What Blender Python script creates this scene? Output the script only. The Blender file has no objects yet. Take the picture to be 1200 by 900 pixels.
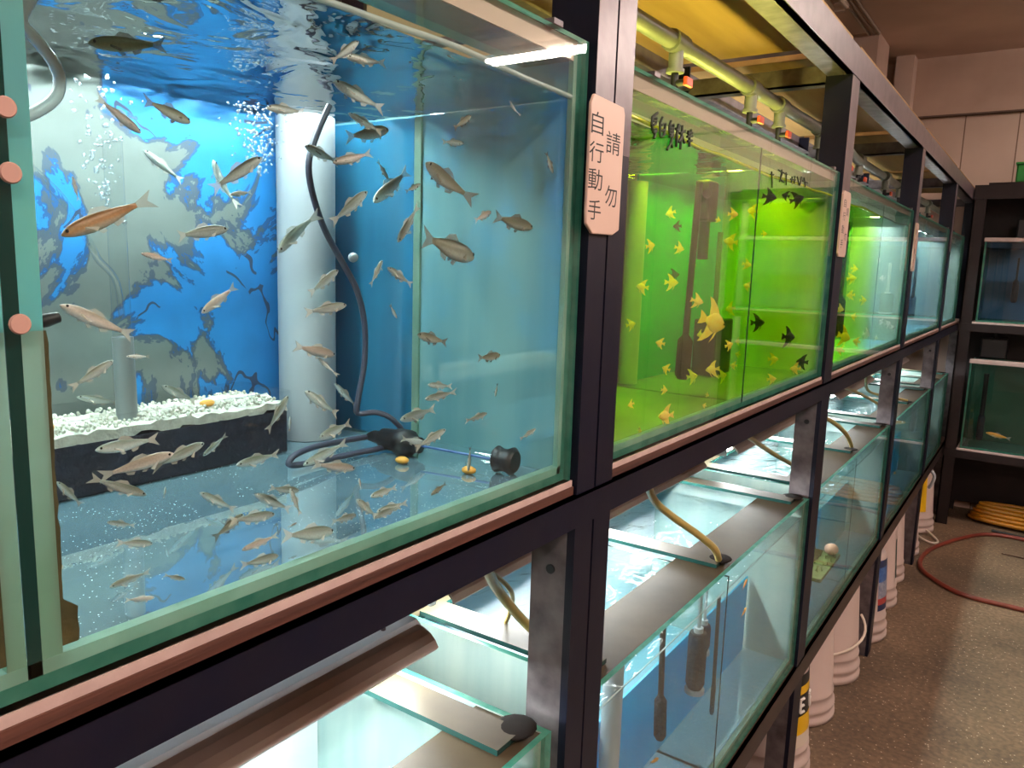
import bpy, bmesh, math, random
from mathutils import Vector, Matrix
random.seed(11)
S = 0.42            # metres per layout unit
ZF = 3.45           # floor lies at layout z = -ZF
COL = bpy.context.scene.collection
def P(x, y, z): return Vector((x * S, y * S, (z + ZF) * S))
def lin(c):
    return tuple(((v / 255) / 12.92 if v / 255 <= 0.04045 else ((v / 255 + 0.055) / 1.055) ** 2.4) for v in c)

# ------------------------------------------------------------------ materials
def new_mat(name):
    m = bpy.data.materials.new(name); m.use_nodes = True
    nt = m.node_tree; nt.nodes.clear()
    return m, nt, nt.nodes.new('ShaderNodeOutputMaterial')
def N(nt, t, **kw):
    n = nt.nodes.new('ShaderNode' + t)
    for k, v in kw.items():
        if k in n.inputs.keys(): n.inputs[k].default_value = v
        else: setattr(n, k, v)
    return n
def L(nt, a, b): nt.links.new(a, b)
def c4(c): return (*lin(c), 1)
def pmat(name, col, rough=.5, metal=0., col2=None, scale=20., mix=.5, bump=0., detail=4., spec=.5, coat=0., stretch=None, sharp=False):
    m, nt, out = new_mat(name)
    b = N(nt, 'BsdfPrincipled'); b.inputs['Roughness'].default_value = rough; b.inputs['Metallic'].default_value = metal
    b.inputs['Specular IOR Level'].default_value = spec; b.inputs['Coat Weight'].default_value = coat
    b.inputs['Base Color'].default_value = c4(col)
    if col2 is not None or bump:
        tc = N(nt, 'TexCoord'); mp = N(nt, 'Mapping')
        if stretch: mp.inputs['Scale'].default_value = stretch
        L(nt, tc.outputs['Object'], mp.inputs['Vector'])
        nz = N(nt, 'TexNoise', Scale=scale, Detail=detail); L(nt, mp.outputs[0], nz.inputs['Vector'])
        if col2 is not None:
            r = N(nt, 'ValToRGB'); e = r.color_ramp.elements
            w = .04 if sharp else .22
            e[0].position = max(0, mix - w); e[1].position = min(1, mix + w)
            e[0].color = c4(col); e[1].color = c4(col2)
            L(nt, nz.outputs['Fac'], r.inputs[0]); L(nt, r.outputs[0], b.inputs['Base Color'])
        if bump:
            bp = N(nt, 'Bump', Strength=bump, Distance=.01); L(nt, nz.outputs['Fac'], bp.inputs['Height']); L(nt, bp.outputs[0], b.inputs['Normal'])
    L(nt, b.outputs[0], out.inputs[0]); return m
def emit(name, col, power):
    m, nt, out = new_mat(name); e = N(nt, 'Emission', Strength=power); e.inputs[0].default_value = (*col, 1)
    L(nt, e.outputs[0], out.inputs[0]); return m
def clear_mat(name, tint=(.95, .985, .97), ior=1.5, rough=.01, haze=None, hazef=0.):
    """Thin sheet glass: what is behind shows through, the rest mirrors by Fresnel."""
    m, nt, out = new_mat(name)
    t = N(nt, 'BsdfTransparent'); t.inputs[0].default_value = (*tint, 1)
    g = N(nt, 'BsdfGlossy', Roughness=rough)
    f = N(nt, 'Fresnel', IOR=ior); mx = N(nt, 'MixShader')
    gm = N(nt, 'NewGeometry'); mr = N(nt, 'MapRange')      # a thin sheet reflects alike from both sides
    mr.inputs['To Min'].default_value = ior; mr.inputs['To Max'].default_value = 1 / ior
    L(nt, gm.outputs['Backfacing'], mr.inputs['Value']); L(nt, mr.outputs[0], f.inputs['IOR'])
    L(nt, f.outputs[0], mx.inputs[0])
    if haze:
        d = N(nt, 'BsdfDiffuse'); d.inputs[0].default_value = c4(haze)
        m2 = N(nt, 'MixShader'); m2.inputs[0].default_value = hazef
        L(nt, t.outputs[0], m2.inputs[1]); L(nt, d.outputs[0], m2.inputs[2]); L(nt, m2.outputs[0], mx.inputs[1])
    else: L(nt, t.outputs[0], mx.inputs[1])
    L(nt, g.outputs[0], mx.inputs[2]); L(nt, mx.outputs[0], out.inputs[0]); return m
def gloss_mix(name, col, fac, rough=.03, col2=None, scale=30., specks=None, mix=.5, stretch=None, bump=0.):
    """Wet painted or coated sheet: diffuse colour under a partly mirroring glass face."""
    m, nt, out = new_mat(name)
    d = N(nt, 'BsdfDiffuse'); d.inputs[0].default_value = c4(col)
    g = N(nt, 'BsdfGlossy', Roughness=rough); g.inputs[0].default_value = (.86, .95, .97, 1)
    mx = N(nt, 'MixShader'); mx.inputs[0].default_value = fac
    tc = N(nt, 'TexCoord'); mp = N(nt, 'Mapping'); L(nt, tc.outputs['Object'], mp.inputs['Vector'])
    if stretch: mp.inputs['Scale'].default_value = stretch
    last = None
    if col2:
        nz = N(nt, 'TexNoise', Scale=scale, Detail=4.); L(nt, mp.outputs[0], nz.inputs['Vector'])
        r = N(nt, 'ValToRGB'); e = r.color_ramp.elements
        e[0].position = mix - .15; e[1].position = mix + .15; e[0].color = c4(col); e[1].color = c4(col2)
        L(nt, nz.outputs['Fac'], r.inputs[0]); last = r.outputs[0]; L(nt, last, d.inputs[0])
        if bump:
            bp = N(nt, 'Bump', Strength=bump, Distance=.01); L(nt, nz.outputs['Fac'], bp.inputs['Height'])
            L(nt, bp.outputs[0], g.inputs['Normal'])
    if specks:
        v = N(nt, 'TexVoronoi', Scale=specks); L(nt, tc.outputs['Object'], v.inputs['Vector'])
        lt = N(nt, 'Math', operation='LESS_THAN'); L(nt, v.outputs['Distance'], lt.inputs[0]); lt.inputs[1].default_value = .13
        n2 = N(nt, 'TexNoise', Scale=9.); L(nt, tc.outputs['Object'], n2.inputs['Vector'])
        gt = N(nt, 'Math', operation='GREATER_THAN'); L(nt, n2.outputs['Fac'], gt.inputs[0]); gt.inputs[1].default_value = .5
        mu = N(nt, 'Math', operation='MULTIPLY'); L(nt, lt.outputs[0], mu.inputs[0]); L(nt, gt.outputs[0], mu.inputs[1])
        w = N(nt, 'BsdfDiffuse'); w.inputs[0].default_value = c4((225, 235, 235))
        m3 = N(nt, 'MixShader'); L(nt, mu.outputs[0], m3.inputs[0]); L(nt, mx.outputs[0], m3.inputs[1]); L(nt, w.outputs[0], m3.inputs[2])
        L(nt, m3.outputs[0], out.inputs[0])
    else: L(nt, mx.outputs[0], out.inputs[0])
    L(nt, d.outputs[0], mx.inputs[1]); L(nt, g.outputs[0], mx.inputs[2]); return m
def milky(name, col, col2=None, scale=12., fac=.55):
    """Silicone: light soaks through it as well as bouncing off."""
    m, nt, out = new_mat(name)
    d = N(nt, 'BsdfPrincipled', Roughness=.35); t = N(nt, 'BsdfTranslucent'); mx = N(nt, 'MixShader'); mx.inputs[0].default_value = fac
    d.inputs['Base Color'].default_value = c4(col); t.inputs[0].default_value = c4(col)
    if col2:
        tc = N(nt, 'TexCoord'); nz = N(nt, 'TexNoise', Scale=scale, Detail=4.); L(nt, tc.outputs['Object'], nz.inputs['Vector'])
        r = N(nt, 'ValToRGB'); e = r.color_ramp.elements; e[0].position = .35; e[1].position = .65; e[0].color = c4(col); e[1].color = c4(col2)
        L(nt, nz.outputs['Fac'], r.inputs[0]); L(nt, r.outputs[0], d.inputs['Base Color']); L(nt, r.outputs[0], t.inputs[0])
    L(nt, d.outputs[0], mx.inputs[1]); L(nt, t.outputs[0], mx.inputs[2]); L(nt, mx.outputs[0], out.inputs[0]); return m
def water_mats(name, absorb, density, ripple=.35, scale=14., stretch=(1, 1, 1)):
    """Two materials: the rippled top (Fresnel mirror from below past the critical angle) and the clear sides; both hold the water's absorption."""
    res = []
    for top in (True, False):
        m, nt, out = new_mat(name + ('_top' if top else '_side'))
        t = N(nt, 'BsdfTransparent'); t.inputs[0].default_value = (1, 1, 1, 1)
        if top:
            tc = N(nt, 'NewGeometry'); mp = N(nt, 'Mapping'); mp.inputs['Scale'].default_value = stretch
            L(nt, tc.outputs['Position'], mp.inputs['Vector'])
            nz = N(nt, 'TexNoise', Scale=scale, Detail=2.5, Distortion=.6); L(nt, mp.outputs[0], nz.inputs['Vector'])
            bp = N(nt, 'Bump', Strength=ripple, Distance=.03); L(nt, nz.outputs['Fac'], bp.inputs['Height'])
            f = N(nt, 'Fresnel', IOR=1.11); L(nt, bp.outputs[0], f.inputs['Normal'])
            g = N(nt, 'BsdfGlossy', Roughness=.02); L(nt, bp.outputs[0], g.inputs['Normal'])
            mx = N(nt, 'MixShader'); L(nt, f.outputs[0], mx.inputs[0]); L(nt, t.outputs[0], mx.inputs[1]); L(nt, g.outputs[0], mx.inputs[2])
            L(nt, mx.outputs[0], out.inputs[0])
        else: L(nt, t.outputs[0], out.inputs[0])
        if density:
            v = N(nt, 'VolumeAbsorption', Density=density); v.inputs[0].default_value = (*absorb, 1); L(nt, v.outputs[0], out.inputs['Volume'])
        res.append(m)
    return res
def torn_mat():
    """Blue backing film, peeled away in big torn patches towards one end, the grey board showing."""
    m, nt, out = new_mat('torn_blue_backing')
    tc = N(nt, 'TexCoord'); sp = N(nt, 'SeparateXYZ'); L(nt, tc.outputs['Object'], sp.inputs[0])
    n1 = N(nt, 'TexNoise', Scale=7.5, Detail=7., Roughness=.6, Distortion=.5); L(nt, tc.outputs['Object'], n1.inputs['Vector'])
    g = N(nt, 'MapRange'); L(nt, sp.outputs['Y'], g.inputs['Value'])
    g.inputs['From Min'].default_value = .62 * S; g.inputs['From Max'].default_value = 1.36 * S
    g.inputs['To Min'].default_value = .17; g.inputs['To Max'].default_value = -.30
    n1b = N(nt, 'MapRange'); L(nt, n1.outputs['Fac'], n1b.inputs['Value']); n1b.inputs['To Min'].default_value = -.22; n1b.inputs['To Max'].default_value = 1.22
    a = N(nt, 'Math', operation='ADD'); L(nt, n1b.outputs[0], a.inputs[0]); L(nt, g.outputs[0], a.inputs[1])
    r = N(nt, 'ValToRGB'); r.color_ramp.interpolation = 'CONSTANT'; e = r.color_ramp.elements
    e[0].position = 0; e[0].color = c4((34, 126, 196))
    e[1].position = .545; e[1].color = c4((32, 86, 140))
    x = r.color_ramp.elements.new(.565); x.color = c4((74, 88, 104))
    x = r.color_ramp.elements.new(.60); x.color = c4((112, 120, 118))
    L(nt, a.outputs[0], r.inputs[0])
    # thin torn creases across the blue
    n3 = N(nt, 'TexNoise', Scale=6., Detail=3., Distortion=1.2); L(nt, tc.outputs['Object'], n3.inputs['Vector'])
    ab = N(nt, 'Math', operation='SUBTRACT'); L(nt, n3.outputs['Fac'], ab.inputs[0]); ab.inputs[1].default_value = .5
    ab2 = N(nt, 'Math', operation='ABSOLUTE'); L(nt, ab.outputs[0], ab2.inputs[0])
    lt = N(nt, 'Math', operation='LESS_THAN'); L(nt, ab2.outputs[0], lt.inputs[0]); lt.inputs[1].default_value = .008
    n4 = N(nt, 'TexNoise', Scale=5.); L(nt, tc.outputs['Object'], n4.inputs['Vector'])
    gt = N(nt, 'Math', operation='GREATER_THAN'); L(nt, n4.outputs['Fac'], gt.inputs[0]); gt.inputs[1].default_value = .52
    mk = N(nt, 'Math', operation='MULTIPLY'); L(nt, lt.outputs[0], mk.inputs[0]); L(nt, gt.outputs[0], mk.inputs[1])
    bl = N(nt, 'Math', operation='LESS_THAN'); L(nt, a.outputs[0], bl.inputs[0]); bl.inputs[1].default_value = .545
    mk2 = N(nt, 'Math', operation='MULTIPLY'); L(nt, mk.outputs[0], mk2.inputs[0]); L(nt, bl.outputs[0], mk2.inputs[1])
    cr = N(nt, 'MixRGB'); L(nt, mk2.outputs[0], cr.inputs[0]); L(nt, r.outputs[0], cr.inputs[1]); cr.inputs[2].default_value = c4((52, 66, 96))
    n2 = N(nt, 'TexNoise', Scale=30., Detail=5.); L(nt, tc.outputs['Object'], n2.inputs['Vector'])
    mx = N(nt, 'MixRGB', blend_type='MULTIPLY'); mx.inputs[0].default_value = .35
    r2 = N(nt, 'ValToRGB'); r2.color_ramp.elements[0].position = .3; r2.color_ramp.elements[0].color = (.55, .55, .55, 1); r2.color_ramp.elements[1].position = .6
    L(nt, n2.outputs['Fac'], r2.inputs[0]); L(nt, cr.outputs[0], mx.inputs[1]); L(nt, r2.outputs[0], mx.inputs[2])
    b = N(nt, 'BsdfPrincipled', Roughness=.5); L(nt, mx.outputs[0], b.inputs['Base Color']); L(nt, b.outputs[0], out.inputs[0])
    return m
def fish_mat(name, back, flank, belly, metal=.08, rough=.34, trans=.12):
    """Scaled skin: dark back, pale flank, white belly, faint scale pattern."""
    m, nt, out = new_mat(name)
    tc = N(nt, 'TexCoord'); sp = N(nt, 'SeparateXYZ'); L(nt, tc.outputs['Object'], sp.inputs[0])
    mr = N(nt, 'MapRange'); L(nt, sp.outputs['Z'], mr.inputs['Value']); mr.inputs['From Min'].default_value = -.09; mr.inputs['From Max'].default_value = .09
    r = N(nt, 'ValToRGB'); e = r.color_ramp.elements
    e[0].position = .12; e[0].color = c4(belly); e[1].position = .93; e[1].color = c4(back)
    x = e.new(.45); x.color = c4(flank); x = e.new(.66); x.color = c4(tuple((a + b) / 2 for a, b in zip(flank, back)))
    L(nt, mr.outputs[0], r.inputs[0])
    v = N(nt, 'TexVoronoi', Scale=34.); L(nt, tc.outputs['Object'], v.inputs['Vector'])
    oi = N(nt, 'ObjectInfo'); hs = N(nt, 'HueSaturation'); 
    ma = N(nt, 'MapRange'); L(nt, oi.outputs['Random'], ma.inputs['Value']); ma.inputs['To Min'].default_value = .85; ma.inputs['To Max'].default_value = 1.15
    L(nt, ma.outputs[0], hs.inputs['Value']); L(nt, r.outputs[0], hs.inputs['Color'])
    mx = N(nt, 'MixRGB', blend_type='MULTIPLY'); mx.inputs[0].default_value = .22; L(nt, hs.outputs[0], mx.inputs[1]); L(nt, v.outputs['Distance'], mx.inputs[2])
    b = N(nt, 'BsdfPrincipled', Roughness=rough, Metallic=metal); L(nt, mx.outputs[0], b.inputs['Base Color'])
    tl = N(nt, 'BsdfTranslucent'); L(nt, mx.outputs[0], tl.inputs[0]); m2 = N(nt, 'MixShader'); m2.inputs[0].default_value = .22   # thin flesh lets light through
    L(nt, b.outputs[0], m2.inputs[1]); L(nt, tl.outputs[0], m2.inputs[2]); L(nt, m2.outputs[0], out.inputs[0]); return m
def fin_mat(name, col, alpha=.5):
    m, nt, out = new_mat(name)
    t = N(nt, 'BsdfTransparent'); d = N(nt, 'BsdfPrincipled', Roughness=.5); d.inputs['Base Color'].default_value = c4(col)
    mx = N(nt, 'MixShader'); mx.inputs[0].default_value = alpha
    L(nt, t.outputs[0], mx.inputs[1]); L(nt, d.outputs[0], mx.inputs[2]); L(nt, mx.outputs[0], out.inputs[0]); return m

M = {}
M['steel'] = pmat('dark_painted_steel', (10, 13, 32), .42, 0, (20, 19, 32), 18, .6, .05, spec=.28)
M['frame_dark'] = pmat('dark_brown_frame', (26, 17, 18), .5, 0, (34, 24, 24), 14, .5, spec=.3)
M['steel_grey'] = pmat('mottled_grey_steel', (112, 104, 106), .42, .35, (66, 58, 62), 30, .55, .1)
M['steel_lit'] = pmat('room_lit_mauve_steel', (98, 84, 90), .34, .1, (68, 56, 64), 24, .6, .05)  # dark steel with the room light put into its colour
M['rail_brown'] = pmat('brown_black_steel', (62, 48, 44), .45, 0, (40, 32, 32), 14, .5, .05)
M['ply'] = pmat('plywood', (176, 138, 78), .7, 0, (150, 112, 58), 3.2, .5, .0, stretch=(6, .6, 1))
M['wood'] = pmat('red_brown_wood', (90, 54, 42), .6, 0, (58, 34, 28), 12, .5, .15, stretch=(1, .15, 9))
M['foam'] = pmat('pink_foam', (192, 168, 162), .9, 0, (174, 150, 144), 40, .5, .1)
M['edge'] = milky('green_glass_edge', (72, 160, 140), (110, 190, 166), 30, .6)
M['edge_dark'] = pmat('dark_green_glass_edge', (22, 56, 52), .15)
M['silicone'] = milky('pale_silicone', (176, 212, 196), (150, 196, 178), 20)
M['silicone_teal'] = milky('teal_silicone', (136, 212, 216), (150, 220, 212), 10)
M['silicone_green'] = milky('algae_tinted_silicone', (186, 216, 206), (156, 190, 168), 9)
M['algae'] = pmat('brown_algae', (82, 70, 34), .8, 0, (40, 44, 20), 40, .5, .4)
M['glass'] = clear_mat('sheet_glass')
M['acrylic'] = clear_mat('clear_acrylic', (.97, .98, .985), 1.3, .02)
M['dusty'] = pmat('dusty_glass_brace', (70, 62, 46), .5, 0, (50, 42, 30), 10, .5, .03, spec=.2)
M['brace_tan'] = clear_mat('brace_room_reflection', (.9, .9, .85), 1.5, .03, (150, 138, 120), .55)
M['rim_reflect_tan'] = clear_mat('painted_rim_reflection', (.8, .76, .72), 1.5, .05, (232, 208, 190), .72)
M['end_teal'] = gloss_mix('wet_end_glass', (126, 178, 182), .22, .05, (100, 158, 170), 3., mix=.5, stretch=(5, 5, .5))
M['end_pale'] = gloss_mix('wet_pale_glass', (200, 220, 210), .15, .05, (176, 204, 200), 4., mix=.5, stretch=(5, 5, .5))
M['bottom'] = gloss_mix('wet_bottom_glass', (120, 150, 162), .58, .015, (100, 132, 150), 7., specks=260.)
M['bottom_white'] = gloss_mix('wet_white_bottom', (224, 234, 236), .12, .06, (206, 222, 226), 6.)
M['bottom_ice'] = gloss_mix('wet_pale_blue_bottom', (164, 214, 234), .4, .03, (146, 202, 226), 6.)
M['bottom_blue'] = gloss_mix('wet_blue_bottom', (190, 222, 230), .35, .02, (160, 206, 222), 6.)
M['bottom_pale'] = gloss_mix('wet_pale_bottom', (150, 166, 140), .35, .04, (124, 144, 118), 6.)
M['blue'] = pmat('blue_backing', (30, 140, 222), .5, 0, (22, 120, 200), 4, .5)
M['blue_deep'] = gloss_mix('deep_blue_reflection', (40, 116, 152), .15, .06, (32, 100, 138), 4., mix=.5, stretch=(4, 4, .4))
M['blue_green'] = pmat('teal_blue_backing', (10, 168, 180), .5, 0, (8, 140, 160), 6, .5)
M['torn'] = torn_mat()
M['white_pvc'] = pmat('white_pvc', (176, 182, 188), .4, 0, (164, 170, 178), 8, .5)
M['grey_pvc'] = pmat('grey_pvc', (128, 134, 136), .35)
M['pipe'] = pmat('dull_grey_pipe', (124, 126, 112), .4, 0, (100, 102, 90), 16, .5)
M['black'] = pmat('black_plastic', (16, 17, 22), .45)
M['grime'] = pmat('black_grime', (24, 20, 18), .9, spec=.1)
M['glare_sheet'] = pmat('white_water_glare', (226, 234, 234), .4, 0, (208, 220, 222), 5, .5)
M['blue_sheet'] = milky('translucent_blue_sheet', (60, 190, 226), (46, 172, 214), 5, .45)
M['teal_sheet'] = milky('translucent_teal_sheet', (150, 204, 210), (124, 188, 198), 4, .6)
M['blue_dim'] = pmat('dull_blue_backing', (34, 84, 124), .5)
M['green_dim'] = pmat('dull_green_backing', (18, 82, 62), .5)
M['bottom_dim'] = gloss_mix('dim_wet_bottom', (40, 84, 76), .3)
M['sponge'] = pmat('black_sponge', (30, 34, 46), .95, 0, (16, 18, 26), 120, .5, .6)
M['rubber'] = pmat('dark_grey_cable', (62, 64, 82), .4)
M['airline'] = pmat('white_air_tube', (240, 244, 252), .25, spec=.6)
M['hose_tan'] = pmat('tan_air_hose', (156, 138, 78), .35, 0, (176, 158, 96), 12, .5)
M['hood_out'] = pmat('grimy_hood', (222, 206, 198), .4, .0, (170, 154, 148), 7, .5, .05, stretch=(1, .3, 1))
M['spine'] = milky('white_fixture_body', (236, 240, 244), None, 12, .16)
M['hood_white'] = pmat('white_hood', (236, 240, 242), .4)
M['shade'] = milky('white_lamp_shade', (236, 236, 226), None, 12, .35)
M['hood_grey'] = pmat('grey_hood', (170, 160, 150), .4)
M['tube'] = emit('lit_tube', (.94, 1.0, 1.0), 140.)
M['tube_up'] = emit('lit_tube_upper', (.95, 1.0, .98), 92.)
M['tube_yellow_added'] = emit('added_yellow_tube', (1.0, .93, .18), 50.)
M['tube_far'] = emit('lit_tube_far', (.95, 1.0, .98), 135.)
M['tube_room'] = emit('lit_room_tube', (1.0, .83, .735), 170.)
M['red_pl'] = pmat('red_valve_plastic', (204, 74, 40), .4)
M['card'] = pmat('cream_card', (214, 184, 168), .45, 0, (206, 174, 158), 6, .5)
M['ink'] = pmat('black_ink', (28, 22, 24), .6)
M['ink_green'] = pmat('marker_ink', (26, 34, 20), .6)
M['gravel'] = pmat('white_coral_gravel', (228, 226, 214), .9, 0, (186, 180, 166), 90, .6, .6)
M['soil'] = pmat('dark_filter_wool', (40, 44, 62), .95, 0, (24, 26, 42), 60, .5, .6)
M['orange'] = pmat('orange_pellet', (228, 164, 70), .6)
M['pail'] = pmat('white_pail_plastic', (210, 190, 182), .35, 0, (200, 178, 170), 3, .5, spec=.4)
M['pail_rim'] = pmat('pail_rim_plastic', (228, 214, 198), .4)
M['l_navy'] = pmat('navy_print', (26, 40, 84), .4)
M['l_blue'] = pmat('blue_print', (44, 86, 156), .4, 0, (90, 130, 190), 60, .55)
M['l_grey'] = pmat('grey_print', (172, 176, 190), .4, 0, (110, 120, 150), 60, .5)
M['l_red'] = pmat('red_print', (176, 60, 56), .4)
M['l_yellow'] = pmat('yellow_print', (236, 186, 20), .4)
M['l_black'] = pmat('black_print', (20, 20, 22), .4)
M['l_green'] = pmat('dark_green_print', (30, 70, 60), .4)
M['l_gold'] = pmat('gold_print', (150, 112, 60), .4)
M['white'] = pmat('white_print', (232, 226, 220), .5)
M['hose_red'] = pmat('red_hose', (136, 58, 44), .4, 0, (104, 46, 38), 8, .5)
M['hose_yellow'] = pmat('yellow_hose', (180, 116, 26), .35)
M['concrete'] = None
M['suction'] = pmat('pink_suction_cap', (178, 138, 126), .6)
M['green_box'] = pmat('green_plastic', (28, 120, 44), .5)
M['fluor'] = pmat('fixture_white', (214, 200, 190), .4)
M['plant'] = pmat('olive_plant', (96, 116, 40), .6, 0, (70, 92, 28), 40, .5)
M['shell'] = pmat('pinkish_shell', (222, 170, 140), .6)
M['bubble'] = clear_mat('bubble_skin', (.9, .95, .97), 1.6, .02, (220, 230, 236), .3)

FM = {
 's': fish_mat('silver_skin', (100, 102, 84), (206, 216, 214), (246, 254, 255)),
 'p': fish_mat('pinkish_skin', (146, 128, 110), (228, 212, 204), (246, 248, 250)),
 'd': fish_mat('dark_skin', (80, 78, 58), (164, 164, 146), (224, 230, 224)),
 'o': fish_mat('orange_skin', (140, 100, 66), (222, 166, 120), (240, 226, 206)),
 'w': fish_mat('white_skin', (206, 204, 198), (236, 234, 230), (244, 244, 242)),
 'g': fish_mat('olive_skin', (96, 98, 66), (136, 136, 96), (170, 172, 140)),
}
AM = {'y': pmat('yellow_angel_skin', (250, 222, 110), .4, 0, (255, 190, 60), 12, .55), 'k': pmat('black_angel_skin', (14, 16, 14), .5), 'w': pmat('white_angel_skin', (236, 238, 236), .4)}
M['fin'] = fin_mat('clear_fin', (214, 208, 196), .38)
M['fin_dark'] = fin_mat('dusky_fin', (120, 112, 92), .5)
M['eye'] = pmat('black_eye', (12, 12, 14), .1)
W_CLEAR = water_mats('clear_water', (.62, .9, .93), .7, .4, 13.)
W_GREEN = water_mats('yellow_water', (.885, .985, .0), 9., .35, 13.)
W_LOWER = water_mats('lower_water', (.7, .92, .95), .5, .5, 24., (1, .55, 1))
M['line'] = clear_mat('waterline', (.9, .95, .95), 1.9, .05, (225, 240, 238), .5)
M['line_y'] = clear_mat('yellow_waterline', (.9, .95, .3), 1.9, .05, (236, 245, 20), .7)

# ------------------------------------------------------------------ geometry
class MB:
    def __init__(s): s.v = []; s.f = []; s.m = []; s.sm = []
    def add(s, vs, fs, mi=0, smooth=False):
        o = len(s.v); s.v += [tuple(v) for v in vs]
        for i, f in enumerate(fs):
            s.f.append(tuple(o + k for k in f)); s.m.append(mi[i] if isinstance(mi, (list, tuple)) else mi); s.sm.append(smooth)
        return s
    def box(s, a, b, mi=0):
        (x0, y0, z0), (x1, y1, z1) = a, b
        if x0 > x1: x0, x1 = x1, x0
        if y0 > y1: y0, y1 = y1, y0
        if z0 > z1: z0, z1 = z1, z0
        vs = [(x, y, z) for z in (z0, z1) for y in (y0, y1) for x in (x0, x1)]
        # faces: -z +z -y +y -x +x
        fs = [(0, 2, 3, 1), (4, 5, 7, 6), (0, 1, 5, 4), (2, 6, 7, 3), (0, 4, 6, 2), (1, 3, 7, 5)]
        return s.add(vs, fs, mi)
    def tube(s, pts, r, seg=10, mi=0, cap=True, smooth=True):
        pts = [Vector(p) for p in pts]; n = len(pts); rs = r if isinstance(r, (list, tuple)) else [r] * n
        t0 = (pts[1] - pts[0]).normalized(); up = Vector((0, 0, 1)) if abs(t0.z) < .9 else Vector((1, 0, 0))
        u = t0.cross(up).normalized(); rings = []
        for i, p in enumerate(pts):
            t = ((pts[min(i + 1, n - 1)] - pts[max(i - 1, 0)])).normalized()
            u = (u - t * u.dot(t)).normalized(); w = t.cross(u)
            rings.append([p + (u * math.cos(2 * math.pi * k / seg) + w * math.sin(2 * math.pi * k / seg)) * rs[i] for k in range(seg)])
        vs = [v for q in rings for v in q]; fs = []
        for i in range(n - 1):
            for k in range(seg):
                a = i * seg + k; b = i * seg + (k + 1) % seg
                fs.append((a, b, b + seg, a + seg))
        s.add(vs, fs, mi, smooth)
        if cap:
            s.add(rings[0], [tuple(reversed(range(seg)))], mi); s.add(rings[-1], [tuple(range(seg))], mi)
        return s
    def lathe(s, prof, c, seg=28, mi=0, smooth=True, a0=0., a1=2 * math.pi):
        full = abs(a1 - a0 - 2 * math.pi) < 1e-6; k = seg if full else seg + 1
        vs = []
        for (r, z) in prof:
            for i in range(k):
                a = a0 + (a1 - a0) * i / seg
                vs.append((c[0] + r * math.cos(a), c[1] + r * math.sin(a), c[2] + z))
        fs = []; ms = []
        for j in range(len(prof) - 1):
            for i in range(seg):
                i2 = (i + 1) % k
                fs.append((j * k + i, j * k + i2, (j + 1) * k + i2, (j + 1) * k + i)); ms.append(mi[j] if isinstance(mi, (list, tuple)) else mi)
        s.add(vs, fs, ms, smooth); return s
    def ball(s, c, r, seg=10, rings=6, mi=0, sq=(1, 1, 1)):
        vs = []; fs = []
        for j in range(rings + 1):
            t = math.pi * j / rings
            for i in range(seg):
                a = 2 * math.pi * i / seg
                vs.append((c[0] + r * sq[0] * math.sin(t) * math.cos(a), c[1] + r * sq[1] * math.sin(t) * math.sin(a), c[2] - r * sq[2] * math.cos(t)))
        for j in range(rings):
            for i in range(seg):
                a = j * seg + i; b = j * seg + (i + 1) % seg; fs.append((a, b, b + seg, a + seg))
        s.add(vs, fs, mi, True); return s
    def prism_y(s, poly, y0, y1, mi=0):
        n = len(poly); vs = [(x, y0, z) for x, z in poly] + [(x, y1, z) for x, z in poly]
        fs = [tuple(range(n)), tuple(reversed(range(n, 2 * n)))] + [(i, i + n, (i + 1) % n + n, (i + 1) % n) for i in range(n)]
        return s.add(vs, fs, mi)
    def prism_x(s, poly, x0, x1, mi=0):
        n = len(poly); vs = [(x0, y, z) for y, z in poly] + [(x1, y, z) for y, z in poly]
        fs = [tuple(reversed(range(n))), tuple(range(n, 2 * n))] + [(i, (i + 1) % n, (i + 1) % n + n, i + n) for i in range(n)]
        return s.add(vs, fs, mi)
    def build(s, name, mats, parent=None, base=None, bevel=0., raw=False):
        """raw: vertices are already local metres; otherwise layout units relative to the parent's base."""
        me = bpy.data.meshes.new(name)
        if raw: vv = s.v
        else:
            if parent is not None: b = Vector(W[parent.name])
            else: b = P(*base) if base is not None else Vector((0, 0, 0))
            vv = [tuple(P(*v) - b) for v in s.v]
        me.from_pydata(vv, [], s.f)
        for m in (mats if isinstance(mats, (list, tuple)) else [mats]): me.materials.append(m)
        for i, p in enumerate(me.polygons): p.material_index = s.m[i]; p.use_smooth = s.sm[i]
        bm = bmesh.new(); bm.from_mesh(me); bmesh.ops.recalc_face_normals(bm, faces=bm.faces); bm.to_mesh(me); bm.free()
        o = bpy.data.objects.new(name, me); COL.objects.link(o)
        if parent is not None: o.parent = parent; W[o.name] = W[parent.name]
        else:
            if not raw: o.location = b; W[o.name] = tuple(b)
        if bevel:
            md = o.modifiers.new('soft', 'BEVEL'); md.width = bevel * S; md.segments = 2; md.limit_method = 'ANGLE'
        return o
W = {}
def tag(o, label, cat, group=None, kind=None):
    o['label'] = label; o['category'] = cat
    if group: o['group'] = group
    if kind: o['kind'] = kind
    return o
def thing(name, label, cat, loc, group=None):
    o = bpy.data.objects.new(name, None); COL.objects.link(o); o.location = P(*loc); W[o.name] = tuple(P(*loc))
    o.empty_display_size = .05
    return tag(o, label, cat, group)
def struct(o): o['kind'] = 'structure'; return o
def bez(p0, p1, p2, n=10):
    p0, p1, p2 = map(Vector, (p0, p1, p2))
    return [p0 * (1 - t) ** 2 + p1 * 2 * t * (1 - t) + p2 * t * t for t in [i / n for i in range(n + 1)]]
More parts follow.
